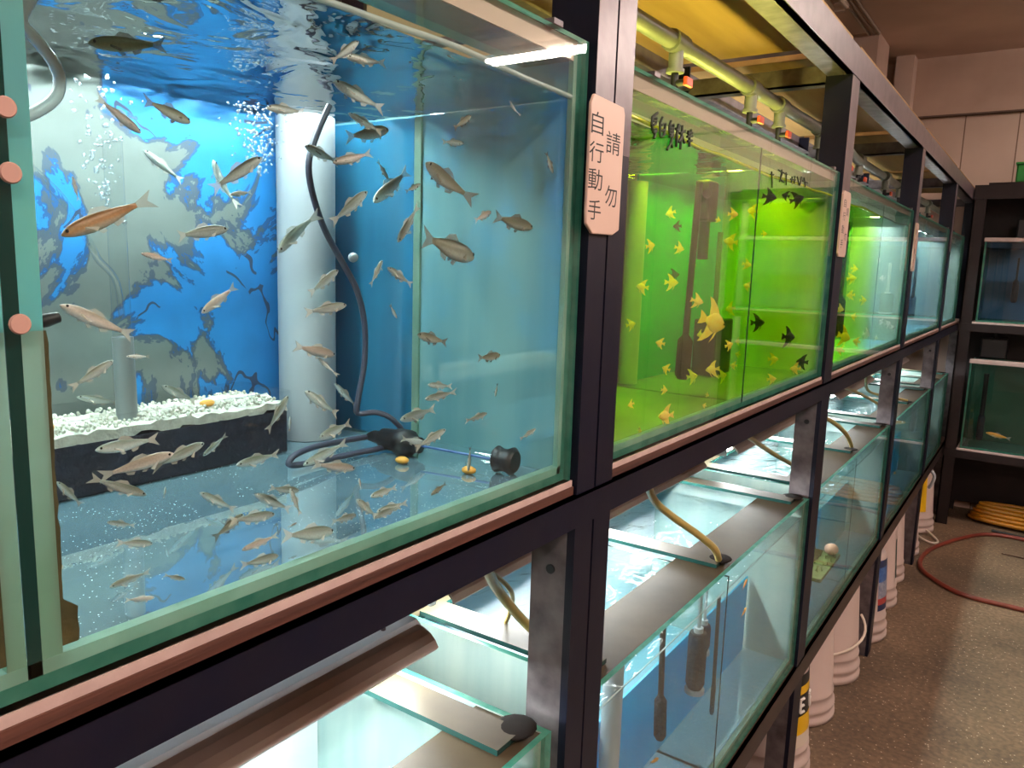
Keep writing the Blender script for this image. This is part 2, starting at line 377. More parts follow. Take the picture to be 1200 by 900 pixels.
def smooth_path(pts, sub=5):
    pts = [Vector(p) for p in pts]; out = []
    for i in range(len(pts) - 1):
        a = pts[max(i - 1, 0)]; b = pts[i]; c = pts[i + 1]; d = pts[min(i + 2, len(pts) - 1)]
        for k in range(sub):
            t = k / sub
            out.append(.5 * ((2 * b) + (c - a) * t + (2 * a - 5 * b + 4 * c - d) * t * t + (3 * b - a - 3 * c + d) * t ** 3))
    out.append(pts[-1]); return out
FISH = [
 (-0.375, 0.71, 0.346, -0.36, 0.843, 0.37, 'g', 0, 'long olive fish, nose left, just under the water surface, topmost'),
 (-0.052, 1.019, 0.381, -0.06, 0.962, 0.334, 's', 0, 'slim silver fish, nose upper right, just under the water surface, second from top'),
 (-0.088, 1.022, 0.36, -0.1, 1.137, 0.374, 'w', 0, 'slim white fish, nose left, just under the water surface, lowest'),
 (-0.235, 0.805, 0.222, -0.22, 0.714, 0.24, 'd', 0, 'long dark fish, nose lower right, before the torn grey backdrop, topmost'),
 (-0.256, 0.728, 0.194, -0.24, 0.648, 0.235, 'p', 0, 'long pinkish fish, nose lower right, before the torn grey backdrop, second from top'),
 (-0.787, 1.04, 0.238, -0.78, 1.134, 0.175, 's', 0, 'slim silver fish, nose upper left, before the torn grey backdrop, third from top'),
 (-0.056, 0.517, 0.095, -0.06, 0.525, 0.064, 'w', 0, 'slim white fish, nose straight up, before the torn grey backdrop, fourth from top'),
 (-0.146, 0.541, 0.02, -0.12, 0.655, 0.076, 'o', 1, 'long orange fish, nose left, before the torn grey backdrop, fifth from top'),
 (-0.204, 0.852, 0.046, -0.22, 0.751, 0.029, 's', -1, 'long silver fish, nose right, before the torn grey backdrop, sixth from top'),
 (-0.068, 0.612, -0.001, -0.06, 0.655, -0.011, 'p', 0, 'slim pinkish fish, nose left, before the torn grey backdrop, seventh from top'),
 (-0.077, 0.502, -0.072, -0.08, 0.602, -0.12, 'p', 0, 'long pinkish fish, nose upper left, before the torn grey backdrop, eighth from top'),
 (-0.279, 0.699, -0.176, -0.28, 0.742, -0.18, 'w', 0, 'slim white fish, nose left, before the torn grey backdrop, ninth from top'),
 (-0.091, 0.577, -0.154, -0.08, 0.51, -0.187, 's', 0, 'long silver fish, nose upper right, before the torn grey backdrop, lowest'),
 (-0.059, 0.825, 0.235, -0.06, 0.905, 0.241, 's', 0, 'slim silver fish, nose left, before the white standpipe, topmost'),
 (-0.425, 1.214, 0.251, -0.44, 1.327, 0.229, 's', 0, 'slim silver fish, nose upper left, before the white standpipe, second from top'),
 (-0.521, 1.212, 0.01, -0.54, 1.323, 0.106, 's', 1, 'slim silver fish, nose lower left, before the white standpipe, third from top'),
 (-0.283, 1.182, -0.024, -0.28, 1.098, -0.076, 's', 0, 'slim silver fish, nose upper right, before the white standpipe, fourth from top'),
 (-0.044, 0.982, -0.082, -0.06, 0.899, -0.095, 's', 0, 'slim silver fish, nose right, before the white standpipe, fifth from top'),
 (-0.177, 1.075, -0.193, -0.16, 0.957, -0.166, 'p', 0, 'slim pinkish fish, nose right, before the white standpipe, sixth from top'),
 (-0.185, 1.037, -0.195, -0.18, 1.072, -0.23, 'w', 2, 'small white fish, nose upper left, before the white standpipe, seventh from top'),
 (-0.254, 1.062, -0.275, -0.26, 1.159, -0.341, 's', 0, 'slim silver fish, nose upper left, before the white standpipe, eighth from top'),
 (-0.336, 1.125, -0.462, -0.32, 1.244, -0.427, 's', 0, 'slim silver fish, nose lower left, before the white standpipe, lowest'),
 (-0.148, 0.883, 0.17, -0.16, 0.79, 0.105, 's', 0, 'long silver fish, nose upper right, before the blue backdrop, topmost'),
 (-0.741, 1.194, 0.233, -0.76, 1.249, 0.122, 's', 1, 'slim silver fish, nose straight up, before the blue backdrop, second from top'),
 (-0.482, 1.056, 0.13, -0.48, 1.11, 0.14, 'p', 0, 'small pinkish fish, nose left, before the blue backdrop, third from top'),
 (-0.553, 1.025, -0.13, -0.54, 1.108, -0.069, 'p', 0, 'slim pinkish fish, nose lower left, before the blue backdrop, lowest'),
 (-0.159, 1.056, 0.332, -0.14, 1.174, 0.298, 's', 0, 'long silver fish, nose upper left, beside the black cord, topmost'),
 (-0.217, 1.15, 0.295, -0.2, 1.231, 0.266, 's', 0, 'slim silver fish, nose upper left, beside the black cord, second from top'),
 (-0.369, 1.425, 0.315, -0.36, 1.277, 0.274, 's', 0, 'slim silver fish, nose right, beside the black cord, third from top'),
 (-0.198, 1.091, 0.188, -0.18, 1.181, 0.217, 'p', 0, 'slim pinkish fish, nose left, beside the black cord, fourth from top'),
 (-0.449, 1.51, 0.209, -0.44, 1.46, 0.25, 's', 0, 'small silver fish, nose lower right, beside the black cord, fifth from top'),
 (-0.468, 1.474, 0.148, -0.48, 1.622, 0.245, 's', 0, 'slim silver fish, nose lower left, beside the black cord, sixth from top'),
 (-0.252, 1.414, 0.182, -0.26, 1.37, 0.159, 'd', 0, 'small dark fish, nose upper right, beside the black cord, seventh from top'),
 (-0.264, 1.251, 0.15, -0.28, 1.16, 0.074, 's', 0, 'slim silver fish, nose upper right, beside the black cord, eighth from top'),
 (-0.184, 1.264, 0.04, -0.18, 1.328, 0.125, 's', 0, 'slim silver fish, nose lower left, beside the black cord, ninth from top'),
 (-0.367, 1.405, -0.0, -0.36, 1.357, -0.063, 's', 0, 'slim silver fish, nose upper right, beside the black cord, tenth from top'),
 (-0.107, 1.153, -0.014, -0.1, 1.22, -0.05, 's', 0, 'slim silver fish, nose upper left, beside the black cord, eleventh from top'),
 (-0.506, 1.607, -0.161, -0.5, 1.573, -0.121, 'p', 0, 'small pinkish fish, nose lower right, beside the black cord, twelfth from top'),
 (-0.639, 1.495, -0.35, -0.62, 1.563, -0.425, 's', 0, 'slim silver fish, nose upper left, beside the black cord, thirteenth from top'),
 (-0.232, 1.33, -0.374, -0.24, 1.467, -0.367, 's', 0, 'slim silver fish, nose left, beside the black cord, fourteenth from top'),
 (-0.291, 1.132, -0.393, -0.3, 1.236, -0.377, 's', 0, 'slim silver fish, nose lower left, beside the black cord, fifteenth from top'),
 (-0.399, 1.62, -0.51, -0.4, 1.515, -0.477, 'w', 0, 'slim white fish, nose right, beside the black cord, lowest'),
 (-0.08, 1.525, 0.375, -0.08, 1.558, 0.347, 'w', 1, 'small white fish, nose upper left, by the right end glass, topmost'),
 (-0.136, 1.453, 0.335, -0.14, 1.397, 0.297, 'd', 0, 'small dark fish, nose upper right, by the right end glass, second from top'),
 (-0.279, 1.607, 0.303, -0.28, 1.523, 0.295, 'p', 0, 'small pinkish fish, nose right, by the right end glass, third from top'),
 (-0.053, 1.685, 0.228, -0.06, 1.66, 0.277, 'd', 0, 'small dark fish, nose straight down, by the right end glass, fourth from top'),
 (-0.068, 1.221, 0.199, -0.06, 1.339, 0.138, 'd', 1, 'long dark fish, nose upper left, by the right end glass, fifth from top'),
 (-0.207, 1.636, 0.133, -0.2, 1.559, 0.104, 'p', 0, 'small pinkish fish, nose upper right, by the right end glass, sixth from top'),
 (-0.058, 1.608, 0.09, -0.08, 1.477, 0.108, 'd', 0, 'slim dark fish, nose right, by the right end glass, seventh from top'),
 (-0.075, 1.397, 0.012, -0.06, 1.205, 0.049, 'd', 0, 'long dark fish, nose right, by the right end glass, eighth from top'),
 (-0.075, 1.21, -0.151, -0.06, 1.29, -0.173, 'd', 0, 'slim dark fish, nose left, by the right end glass, ninth from top'),
 (-0.056, 1.484, -0.214, -0.06, 1.402, -0.216, 'd', 0, 'small dark fish, nose right, by the right end glass, tenth from top'),
 (-0.253, 1.451, -0.305, -0.24, 1.533, -0.317, 's', 0, 'slim silver fish, nose left, by the right end glass, eleventh from top'),
 (-0.165, 1.62, -0.345, -0.16, 1.622, -0.309, 'd', 0, 'small dark fish, nose straight down, by the right end glass, twelfth from top'),
 (-0.156, 1.33, -0.314, -0.14, 1.426, -0.306, 's', 0, 'slim silver fish, nose left, by the right end glass, thirteenth from top'),
 (-0.092, 1.487, -0.36, -0.1, 1.411, -0.371, 's', 0, 'small silver fish, nose right, by the right end glass, fourteenth from top'),
 (-0.051, 1.646, -0.418, -0.06, 1.586, -0.438, 's', 0, 'small silver fish, nose upper right, by the right end glass, fifteenth from top'),
 (-0.068, 1.3, -0.367, -0.08, 1.212, -0.398, 's', 0, 'slim silver fish, nose upper right, by the right end glass, sixteenth from top'),
 (-0.141, 1.481, -0.514, -0.14, 1.485, -0.451, 'd', 0, 'slim dark fish, nose straight down, by the right end glass, lowest'),
 (-0.197, 1.15, -0.45, -0.2, 1.034, -0.418, 'p', 0, 'slim pinkish fish, nose right, over the bottom glass by the heater, topmost'),
 (-0.144, 1.111, -0.453, -0.14, 1.112, -0.478, 'p', 0, 'small pinkish fish, nose straight up, over the bottom glass by the heater, second from top'),
 (-0.084, 1.272, -0.515, -0.08, 1.321, -0.498, 'd', 0, 'small dark fish, nose lower left, over the bottom glass by the heater, third from top'),
 (-0.06, 1.06, -0.464, -0.06, 1.136, -0.462, 's', 0, 'slim silver fish, nose left, over the bottom glass by the heater, fourth from top'),
 (-0.088, 0.886, -0.413, -0.08, 0.902, -0.467, 's', 0, 'slim silver fish, nose straight up, over the bottom glass by the heater, fifth from top'),
 (-0.094, 1.112, -0.516, -0.08, 1.192, -0.513, 's', 0, 'slim silver fish, nose left, over the bottom glass by the heater, sixth from top'),
 (-0.051, 1.014, -0.457, -0.06, 1.077, -0.511, 's', 0, 'slim silver fish, nose upper left, over the bottom glass by the heater, seventh from top'),
 (-0.081, 1.088, -0.52, -0.08, 1.171, -0.515, 's', 0, 'slim silver fish, nose lower left, over the bottom glass by the heater, eighth from top'),
 (-0.13, 1.089, -0.524, -0.12, 1.012, -0.518, 's', 0, 'slim silver fish, nose right, over the bottom glass by the heater, ninth from top'),
 (-0.075, 0.977, -0.516, -0.06, 0.843, -0.486, 's', 0, 'long silver fish, nose right, over the bottom glass by the heater, lowest'),
 (-0.798, 1.071, -0.328, -0.8, 1.165, -0.382, 's', 0, 'slim silver fish, nose upper left, before the gravel box, topmost'),
 (-0.837, 0.882, -0.338, -0.82, 0.977, -0.364, 's', 0, 'slim silver fish, nose left, before the gravel box, second from top'),
 (-0.348, 1.096, -0.3, -0.34, 1.032, -0.371, 's', 0, 'slim silver fish, nose upper right, before the gravel box, third from top'),
 (-0.38, 1.126, -0.356, -0.38, 1.123, -0.391, 's', 0, 'small silver fish, nose straight up, before the gravel box, fourth from top'),
 (-0.131, 0.565, -0.291, -0.14, 0.67, -0.293, 's', 0, 'long silver fish, nose left, before the gravel box, fifth from top'),
 (-0.604, 1.051, -0.472, -0.6, 1.115, -0.43, 's', 0, 'slim silver fish, nose lower left, before the gravel box, sixth from top'),
 (-0.139, 0.749, -0.313, -0.12, 0.645, -0.333, 's', 0, 'long silver fish, nose upper right, before the gravel box, seventh from top'),
 (-0.333, 0.949, -0.426, -0.34, 1.062, -0.425, 's', 0, 'slim silver fish, nose left, before the gravel box, eighth from top'),
 (-0.102, 0.671, -0.31, -0.12, 0.562, -0.33, 'p', 0, 'long pinkish fish, nose right, before the gravel box, ninth from top'),
 (-0.051, 0.595, -0.35, -0.06, 0.519, -0.31, 's', 0, 'long silver fish, nose right, before the gravel box, tenth from top'),
 (-0.268, 0.571, -0.366, -0.26, 0.603, -0.412, 's', 0, 'slim silver fish, nose upper left, before the gravel box, lowest'),
 (-0.166, 0.972, -0.453, -0.16, 0.895, -0.429, 's', 0, 'slim silver fish, nose right, over the bare bottom glass, topmost'),
 (-0.444, 0.859, -0.473, -0.44, 0.852, -0.496, 's', 0, 'small silver fish, nose straight up, over the bare bottom glass, second from top'),
 (-0.267, 0.821, -0.442, -0.26, 0.893, -0.493, 's', 0, 'slim silver fish, nose upper left, over the bare bottom glass, third from top'),
 (-0.19, 0.885, -0.444, -0.18, 0.962, -0.493, 's', 0, 'slim silver fish, nose upper left, over the bare bottom glass, fourth from top'),
 (-0.125, 0.88, -0.468, -0.12, 0.779, -0.455, 's', 0, 'slim silver fish, nose right, over the bare bottom glass, fifth from top'),
 (-0.325, 0.675, -0.474, -0.32, 0.725, -0.493, 's', 0, 'slim silver fish, nose left, over the bare bottom glass, sixth from top'),
 (-0.162, 0.961, -0.515, -0.16, 0.937, -0.517, 'p', 0, 'small pinkish fish, nose upper right, over the bare bottom glass, seventh from top'),
 (-0.168, 0.844, -0.468, -0.16, 0.775, -0.495, 'd', 0, 'slim dark fish, nose upper right, over the bare bottom glass, eighth from top'),
 (-0.089, 0.782, -0.5, -0.08, 0.852, -0.49, 'p', 0, 'slim pinkish fish, nose lower left, over the bare bottom glass, ninth from top'),
 (-0.131, 0.647, -0.459, -0.12, 0.583, -0.437, 's', 0, 'slim silver fish, nose right, over the bare bottom glass, tenth from top'),
 (-0.069, 0.843, -0.523, -0.06, 0.757, -0.513, 's', 0, 'slim silver fish, nose right, over the bare bottom glass, eleventh from top'),
 (-0.061, 0.658, -0.504, -0.06, 0.622, -0.485, 's', 0, 'small silver fish, nose right, over the bare bottom glass, twelfth from top'),
 (-0.122, 0.571, -0.504, -0.12, 0.636, -0.499, 's', 0, 'slim silver fish, nose left, over the bare bottom glass, thirteenth from top'),
 (-0.063, 0.608, -0.517, -0.06, 0.56, -0.504, 'w', 0, 'slim white fish, nose right, over the bare bottom glass, lowest'),
]
ANGELS = [
 (-0.3, 2.985, 0.225, 0.062, 'y', -1, 'yellow angelfish left of the black heater in the green tank, topmost'),
 (-0.22, 2.65, 0.084, 0.063, 'y', 1, 'yellow angelfish left of the black heater in the green tank, second from top'),
 (-0.26, 3.018, 0.086, 0.063, 'y', 1, 'yellow angelfish left of the black heater in the green tank, third from top'),
 (-0.28, 3.009, -0.053, 0.084, 'y', 1, 'yellow angelfish left of the black heater in the green tank, fourth from top'),
 (-0.24, 2.633, -0.067, 0.069, 'y', -1, 'yellow angelfish left of the black heater in the green tank, fifth from top'),
 (-0.28, 2.647, -0.209, 0.058, 'y', 1, 'yellow angelfish left of the black heater in the green tank, sixth from top'),
 (-0.1, 2.507, -0.256, 0.048, 'y', -1, 'yellow angelfish left of the black heater in the green tank, seventh from top'),
 (-0.18, 2.76, -0.378, 0.053, 'y', -1, 'yellow angelfish left of the black heater in the green tank, eighth from top'),
 (-0.1, 2.578, -0.431, 0.043, 'y', 1, 'yellow angelfish left of the black heater in the green tank, ninth from top'),
 (-0.08, 2.26, -0.44, 0.039, 'y', -1, 'yellow angelfish left of the black heater in the green tank, tenth from top'),
 (-0.04, 2.451, -0.499, 0.094, 'y', -1, 'big yellow angelfish left of the black heater in the green tank, eleventh from top'),
 (-0.04, 2.257, -0.521, 0.028, 'y', 1, 'tiny yellow angelfish left of the black heater in the green tank, lowest'),
 (-0.16, 3.583, 0.277, 0.078, 'y', -1, 'yellow angelfish between black heater and glass divider in the green tank, topmost'),
 (-0.06, 3.057, 0.224, 0.061, 'y', 1, 'yellow angelfish between black heater and glass divider in the green tank, second from top'),
 (-0.08, 2.946, 0.194, 0.03, 'y', 1, 'tiny yellow angelfish between black heater and glass divider in the green tank, third from top'),
 (-0.2, 3.432, 0.132, 0.092, 'y', -1, 'yellow angelfish between black heater and glass divider in the green tank, fourth from top'),
 (-0.24, 3.118, 0.023, 0.05, 'y', 1, 'yellow angelfish between black heater and glass divider in the green tank, fifth from top'),
 (-0.12, 3.459, 0.032, 0.061, 'y', 1, 'yellow angelfish between black heater and glass divider in the green tank, sixth from top'),
 (-0.06, 3.284, -0.059, 0.051, 'y', -1, 'yellow angelfish between black heater and glass divider in the green tank, seventh from top'),
 (-0.06, 2.739, -0.113, 0.069, 'y', 1, 'yellow angelfish between black heater and glass divider in the green tank, eighth from top'),
 (-0.22, 3.557, -0.174, 0.08, 'y', -1, 'yellow angelfish between black heater and glass divider in the green tank, ninth from top'),
 (-0.1, 3.035, -0.207, 0.214, 'y', 1, 'big yellow angelfish between black heater and glass divider in the green tank, tenth from top'),
 (-0.34, 3.513, -0.301, 0.053, 'y', -1, 'yellow angelfish between black heater and glass divider in the green tank, eleventh from top'),
 (-0.18, 3.582, -0.325, 0.048, 'y', -1, 'yellow angelfish between black heater and glass divider in the green tank, twelfth from top'),
 (-0.06, 3.123, -0.3, 0.056, 'y', 1, 'yellow angelfish between black heater and glass divider in the green tank, thirteenth from top'),
 (-0.32, 4.022, -0.432, 0.045, 'y', -1, 'tiny yellow angelfish between black heater and glass divider in the green tank, fourteenth from top'),
 (-0.2, 3.607, -0.443, 0.049, 'y', -1, 'yellow angelfish between black heater and glass divider in the green tank, fifteenth from top'),
 (-0.08, 2.989, -0.393, 0.082, 'y', -1, 'yellow angelfish between black heater and glass divider in the green tank, sixteenth from top'),
 (-0.16, 3.358, -0.463, 0.077, 'y', 1, 'yellow angelfish between black heater and glass divider in the green tank, seventeenth from top'),
 (-0.16, 2.997, -0.43, 0.077, 'y', 1, 'yellow angelfish between black heater and glass divider in the green tank, eighteenth from top'),
 (-0.06, 2.907, -0.485, 0.027, 'y', 1, 'tiny yellow angelfish between black heater and glass divider in the green tank, nineteenth from top'),
 (-0.04, 2.823, -0.512, 0.026, 'y', -1, 'tiny yellow angelfish between black heater and glass divider in the green tank, lowest'),
 (-0.1, 3.606, 0.175, 0.039, 'y', 1, 'tiny yellow angelfish right of the glass divider in the green tank, topmost'),
 (-0.14, 4.069, -0.446, 0.08, 'y', 1, 'yellow angelfish right of the glass divider in the green tank, second from top'),
 (-0.06, 4.178, -0.498, 0.081, 'y', -1, 'yellow angelfish right of the glass divider in the green tank, third from top'),
 (-0.04, 3.711, -0.502, 0.065, 'y', 1, 'yellow angelfish right of the glass divider in the green tank, lowest'),
 (-0.06, 3.739, 0.357, 0.056, 'k', -1, 'black angelfish right of the glass divider in the green tank, topmost'),
 (-0.06, 3.518, 0.33, 0.091, 'k', 1, 'black angelfish right of the glass divider in the green tank, second from top'),
 (-0.05, 3.923, 0.357, 0.099, 'k', 1, 'black angelfish right of the glass divider in the green tank, third from top'),
 (-0.12, 3.69, -0.237, 0.106, 'k', 1, 'black angelfish right of the glass divider in the green tank, fourth from top'),
 (-0.06, 4.024, -0.321, 0.13, 'k', 1, 'big black angelfish right of the glass divider in the green tank, fifth from top'),
 (-0.06, 4.306, -0.472, 0.102, 'k', -1, 'black angelfish right of the glass divider in the green tank, lowest'),
 (-0.22, 2.875, 0.167, 0.053, 'k', -1, 'black angelfish left of the black heater in the green tank, topmost'),
 (-0.38, 3.267, -0.023, 0.069, 'k', 1, 'black angelfish left of the black heater in the green tank, lowest'),
 (-0.1, 5.132, 0.157, 0.063, 'y', -1, 'yellow angelfish in the green half tank behind the second post, topmost'),
 (-0.1, 5.672, 0.044, 0.07, 'y', 1, 'yellow angelfish in the green half tank behind the second post, second from top'),
 (-0.1, 5.62, -0.02, 0.092, 'y', 1, 'yellow angelfish in the green half tank behind the second post, third from top'),
 (-0.1, 5.591, -0.134, 0.081, 'y', -1, 'yellow angelfish in the green half tank behind the second post, fourth from top'),
 (-0.06, 5.859, -0.171, 0.084, 'y', 1, 'yellow angelfish in the green half tank behind the second post, fifth from top'),
 (-0.06, 5.149, -0.211, 0.075, 'y', 1, 'yellow angelfish in the green half tank behind the second post, sixth from top'),
 (-0.1, 5.774, -0.284, 0.071, 'y', -1, 'yellow angelfish in the green half tank behind the second post, seventh from top'),
 (-0.12, 5.661, -0.422, 0.176, 'y', 1, 'big yellow angelfish in the green half tank behind the second post, eighth from top'),
 (-0.06, 5.734, -0.451, 0.083, 'y', -1, 'yellow angelfish in the green half tank behind the second post, ninth from top'),
 (-0.06, 5.24, -0.475, 0.077, 'y', -1, 'yellow angelfish in the green half tank behind the second post, lowest'),
 (-0.15, 6.635, -0.462, 0.122, 'w', 1, 'white angelfish in the green half tank behind the second post, the only one'),
 (-0.1, 5.307, -0.306, 0.055, 'k', 1, 'tiny black angelfish in the green half tank behind the second post, the only one'),
 (-0.12, 6.641, 0.122, 0.053, 'w', 1, 'tiny white angelfish in the clear half tank behind the second post, topmost'),
 (-0.1, 6.713, -0.016, 0.067, 'w', -1, 'tiny white angelfish in the clear half tank behind the second post, second from top'),
 (-0.06, 7.385, -0.378, 0.074, 'w', -1, 'tiny white angelfish in the clear half tank behind the second post, third from top'),
 (-0.12, 7.006, -0.374, 0.085, 'w', -1, 'white angelfish in the clear half tank behind the second post, fourth from top'),
 (-0.06, 7.001, -0.383, 0.085, 'w', 1, 'white angelfish in the clear half tank behind the second post, fifth from top'),
 (-0.2, 8.401, -0.489, 0.076, 'w', -1, 'tiny white angelfish in the clear half tank behind the second post, sixth from top'),
 (-0.06, 7.242, -0.43, 0.073, 'w', 1, 'tiny white angelfish in the clear half tank behind the second post, seventh from top'),
 (-0.06, 6.517, -0.475, 0.066, 'w', 1, 'tiny white angelfish in the clear half tank behind the second post, lowest'),
]
W1 = [[(2.163, 0.451), (2.129, 0.433), (2.128, 0.414)], [(2.13, 0.43), (2.157, 0.436), (2.157, 0.42), (2.136, 0.412)], [(2.135, 0.423), (2.156, 0.428)], [(2.128, 0.414), (2.134, 0.399), (2.161, 0.406), (2.149, 0.377)], [(2.139, 0.393), (2.166, 0.402), (2.148, 0.39)], [(2.2, 0.445), (2.185, 0.426), (2.192, 0.388)], [(2.191, 0.421), (2.223, 0.432), (2.216, 0.393), (2.196, 0.388)], [(2.194, 0.405), (2.22, 0.412)], [(2.263, 0.445), (2.253, 0.43), (2.257, 0.405)], [(2.257, 0.429), (2.282, 0.438), (2.282, 0.412), (2.261, 0.404)], [(2.258, 0.421), (2.279, 0.427)], [(2.26, 0.413), (2.282, 0.42)], [(2.282, 0.408), (2.273, 0.384), (2.247, 0.358)], [(2.258, 0.398), (2.287, 0.406)], [(2.268, 0.386), (2.284, 0.37)], [(2.321, 0.445), (2.312, 0.413), (2.316, 0.376)], [(2.301, 0.428), (2.315, 0.425)], [(2.33, 0.443), (2.32, 0.421)], [(2.352, 0.446), (2.349, 0.411), (2.346, 0.372)], [(2.334, 0.419), (2.377, 0.433)], [(2.353, 0.415), (2.329, 0.392)], [(2.353, 0.415), (2.375, 0.396)], [(2.423, 0.444), (2.413, 0.421), (2.418, 0.39)], [(2.397, 0.429), (2.434, 0.436)], [(2.394, 0.418), (2.436, 0.426)], [(2.4, 0.438), (2.408, 0.42)], [(2.401, 0.405), (2.434, 0.412)]]
W2 = [[(3.306, 0.414), (3.312, 0.4), (3.33, 0.351)], [(3.297, 0.402), (3.338, 0.405)], [(3.399, 0.431), (3.459, 0.424), (3.426, 0.385)], [(3.448, 0.437), (3.435, 0.396), (3.49, 0.388)], [(3.464, 0.428), (3.531, 0.426)], [(3.515, 0.434), (3.532, 0.381)], [(3.613, 0.426), (3.608, 0.4)], [(3.653, 0.434), (3.657, 0.401)], [(3.696, 0.435), (3.737, 0.401)], [(3.767, 0.443), (3.751, 0.403)], [(3.813, 0.444), (3.842, 0.404)], [(3.788, 0.426), (3.881, 0.427)], [(3.59, 0.413), (3.673, 0.418)]]
# ------------------------------------------------------------------ room
def floor_mat():
    m, nt, out = new_mat('speckled_concrete')
    tc = N(nt, 'TexCoord')
    n1 = N(nt, 'TexNoise', Scale=2.2, Detail=6.); n2 = N(nt, 'TexNoise', Scale=60., Detail=3.); v = N(nt, 'TexVoronoi', Scale=75.)
    for n in (n1, n2, v): L(nt, tc.outputs['Object'], n.inputs['Vector'])
    r = N(nt, 'ValToRGB'); e = r.color_ramp.elements; e[0].position = .35; e[0].color = c4((96, 80, 64)); e[1].position = .68; e[1].color = c4((140, 116, 92))
    L(nt, n1.outputs['Fac'], r.inputs[0])
    r2 = N(nt, 'ValToRGB'); e = r2.color_ramp.elements; e[0].position = .38; e[0].color = (.62, .62, .62, 1); e[1].position = .62; e[1].color = (1, 1, 1, 1)
    L(nt, n2.outputs['Fac'], r2.inputs[0])
    mu = N(nt, 'MixRGB', blend_type='MULTIPLY'); mu.inputs[0].default_value = 1; L(nt, r.outputs[0], mu.inputs[1]); L(nt, r2.outputs[0], mu.inputs[2])
    rv = N(nt, 'ValToRGB'); e = rv.color_ramp.elements; e[0].position = .14; e[0].color = (1, 1, 1, 1); e[1].position = .2; e[1].color = (0, 0, 0, 1)
    L(nt, v.outputs['Distance'], rv.inputs[0])
    gt = N(nt, 'Math', operation='GREATER_THAN'); L(nt, n2.outputs['Fac'], gt.inputs[0]); gt.inputs[1].default_value = .53
    mm = N(nt, 'Math', operation='MULTIPLY'); L(nt, rv.outputs[0], mm.inputs[0]); L(nt, gt.outputs[0], mm.inputs[1])
    mx = N(nt, 'MixRGB'); L(nt, mm.outputs[0], mx.inputs[0]); L(nt, mu.outputs[0], mx.inputs[1]); mx.inputs[2].default_value = c4((206, 192, 170))
    b = N(nt, 'BsdfPrincipled', Roughness=.5); L(nt, mx.outputs[0], b.inputs['Base Color'])
    bp = N(nt, 'Bump', Strength=.15, Distance=.004); L(nt, n2.outputs['Fac'], bp.inputs['Height']); L(nt, bp.outputs[0], b.inputs['Normal'])
    L(nt, b.outputs[0], out.inputs[0]); return m
def panel_wall_mat():
    m, nt, out = new_mat('panelled_wall')
    tc = N(nt, 'TexCoord'); sp = N(nt, 'SeparateXYZ'); L(nt, tc.outputs['Object'], sp.inputs[0])
    def groove(sock, off, step, w):
        a = N(nt, 'Math', operation='ADD'); L(nt, sock, a.inputs[0]); a.inputs[1].default_value = off
        b = N(nt, 'Math', operation='MODULO'); L(nt, a.outputs[0], b.inputs[0]); b.inputs[1].default_value = step
        c = N(nt, 'Math', operation='LESS_THAN'); L(nt, b.outputs[0], c.inputs[0]); c.inputs[1].default_value = w
        return c.outputs[0]
    gx = groove(sp.outputs['X'], 6.29 * S, .667 * S, .016 * S)
    n1 = N(nt, 'TexNoise', Scale=2., Detail=5.); L(nt, tc.outputs['Object'], n1.inputs['Vector'])
    r = N(nt, 'ValToRGB'); e = r.color_ramp.elements; e[0].position = .35; e[0].color = c4((196, 172, 156)); e[1].position = .7; e[1].color = c4((176, 152, 136))
    L(nt, n1.outputs['Fac'], r.inputs[0])
    mx = N(nt, 'MixRGB'); L(nt, gx, mx.inputs[0]); L(nt, r.outputs[0], mx.inputs[1]); mx.inputs[2].default_value = c4((116, 92, 78))
    b = N(nt, 'BsdfPrincipled', Roughness=.6); L(nt, mx.outputs[0], b.inputs['Base Color']); L(nt, b.outputs[0], out.inputs[0]); return m
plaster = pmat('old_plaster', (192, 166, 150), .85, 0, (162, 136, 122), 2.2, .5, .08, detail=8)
plaster2 = pmat('stained_ceiling', (226, 204, 192), .9, 0, (196, 172, 160), 1.6, .5, .08, detail=8)
plaster3 = pmat('pale_column_paint', (206, 182, 168), .8, 0, (190, 164, 150), 3, .5, .05)
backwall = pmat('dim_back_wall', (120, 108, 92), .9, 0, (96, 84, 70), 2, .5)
ZC = 3.18; YW = 13.3
def slab(name, a, b, m): return struct(MB().box(a, b).build(name, m, base=a))
slab('floor', (-2.2, -4.2, -ZF - .2), (7.2, YW + .2, -ZF), floor_mat())
slab('ceiling', (-2.2, -4.2, ZC), (7.2, YW + .2, ZC + .2), plaster2)
o = MB().box((-2.0, YW, -ZF), (7.0, YW + .2, ZC)).build('wall_end', panel_wall_mat(), base=(0, YW, 0)); struct(o)
slab('trim_1', (-1.0, YW - .10, 2.36), (7.0, YW, ZC), plaster)                     # plaster band over the panels
slab('trim_2', (-1.0, YW - .112, 2.34), (7.0, YW - .0, 2.36), pmat('dark_joint', (92, 72, 62), .8))
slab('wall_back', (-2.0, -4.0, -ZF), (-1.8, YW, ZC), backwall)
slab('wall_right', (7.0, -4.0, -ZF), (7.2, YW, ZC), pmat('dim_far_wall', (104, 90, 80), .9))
slab('wall_near', (-2.0, -4.2, -ZF), (7.0, -4.0, ZC), plaster)
slab('trim_3', (-1.8, 11.5, -ZF), (-1.22, 12.3, ZC), plaster3)                   # pillar beside the rack end
slab('trim_4', (-1.22, 12.9, -ZF), (-.98, YW, ZC), plaster3)
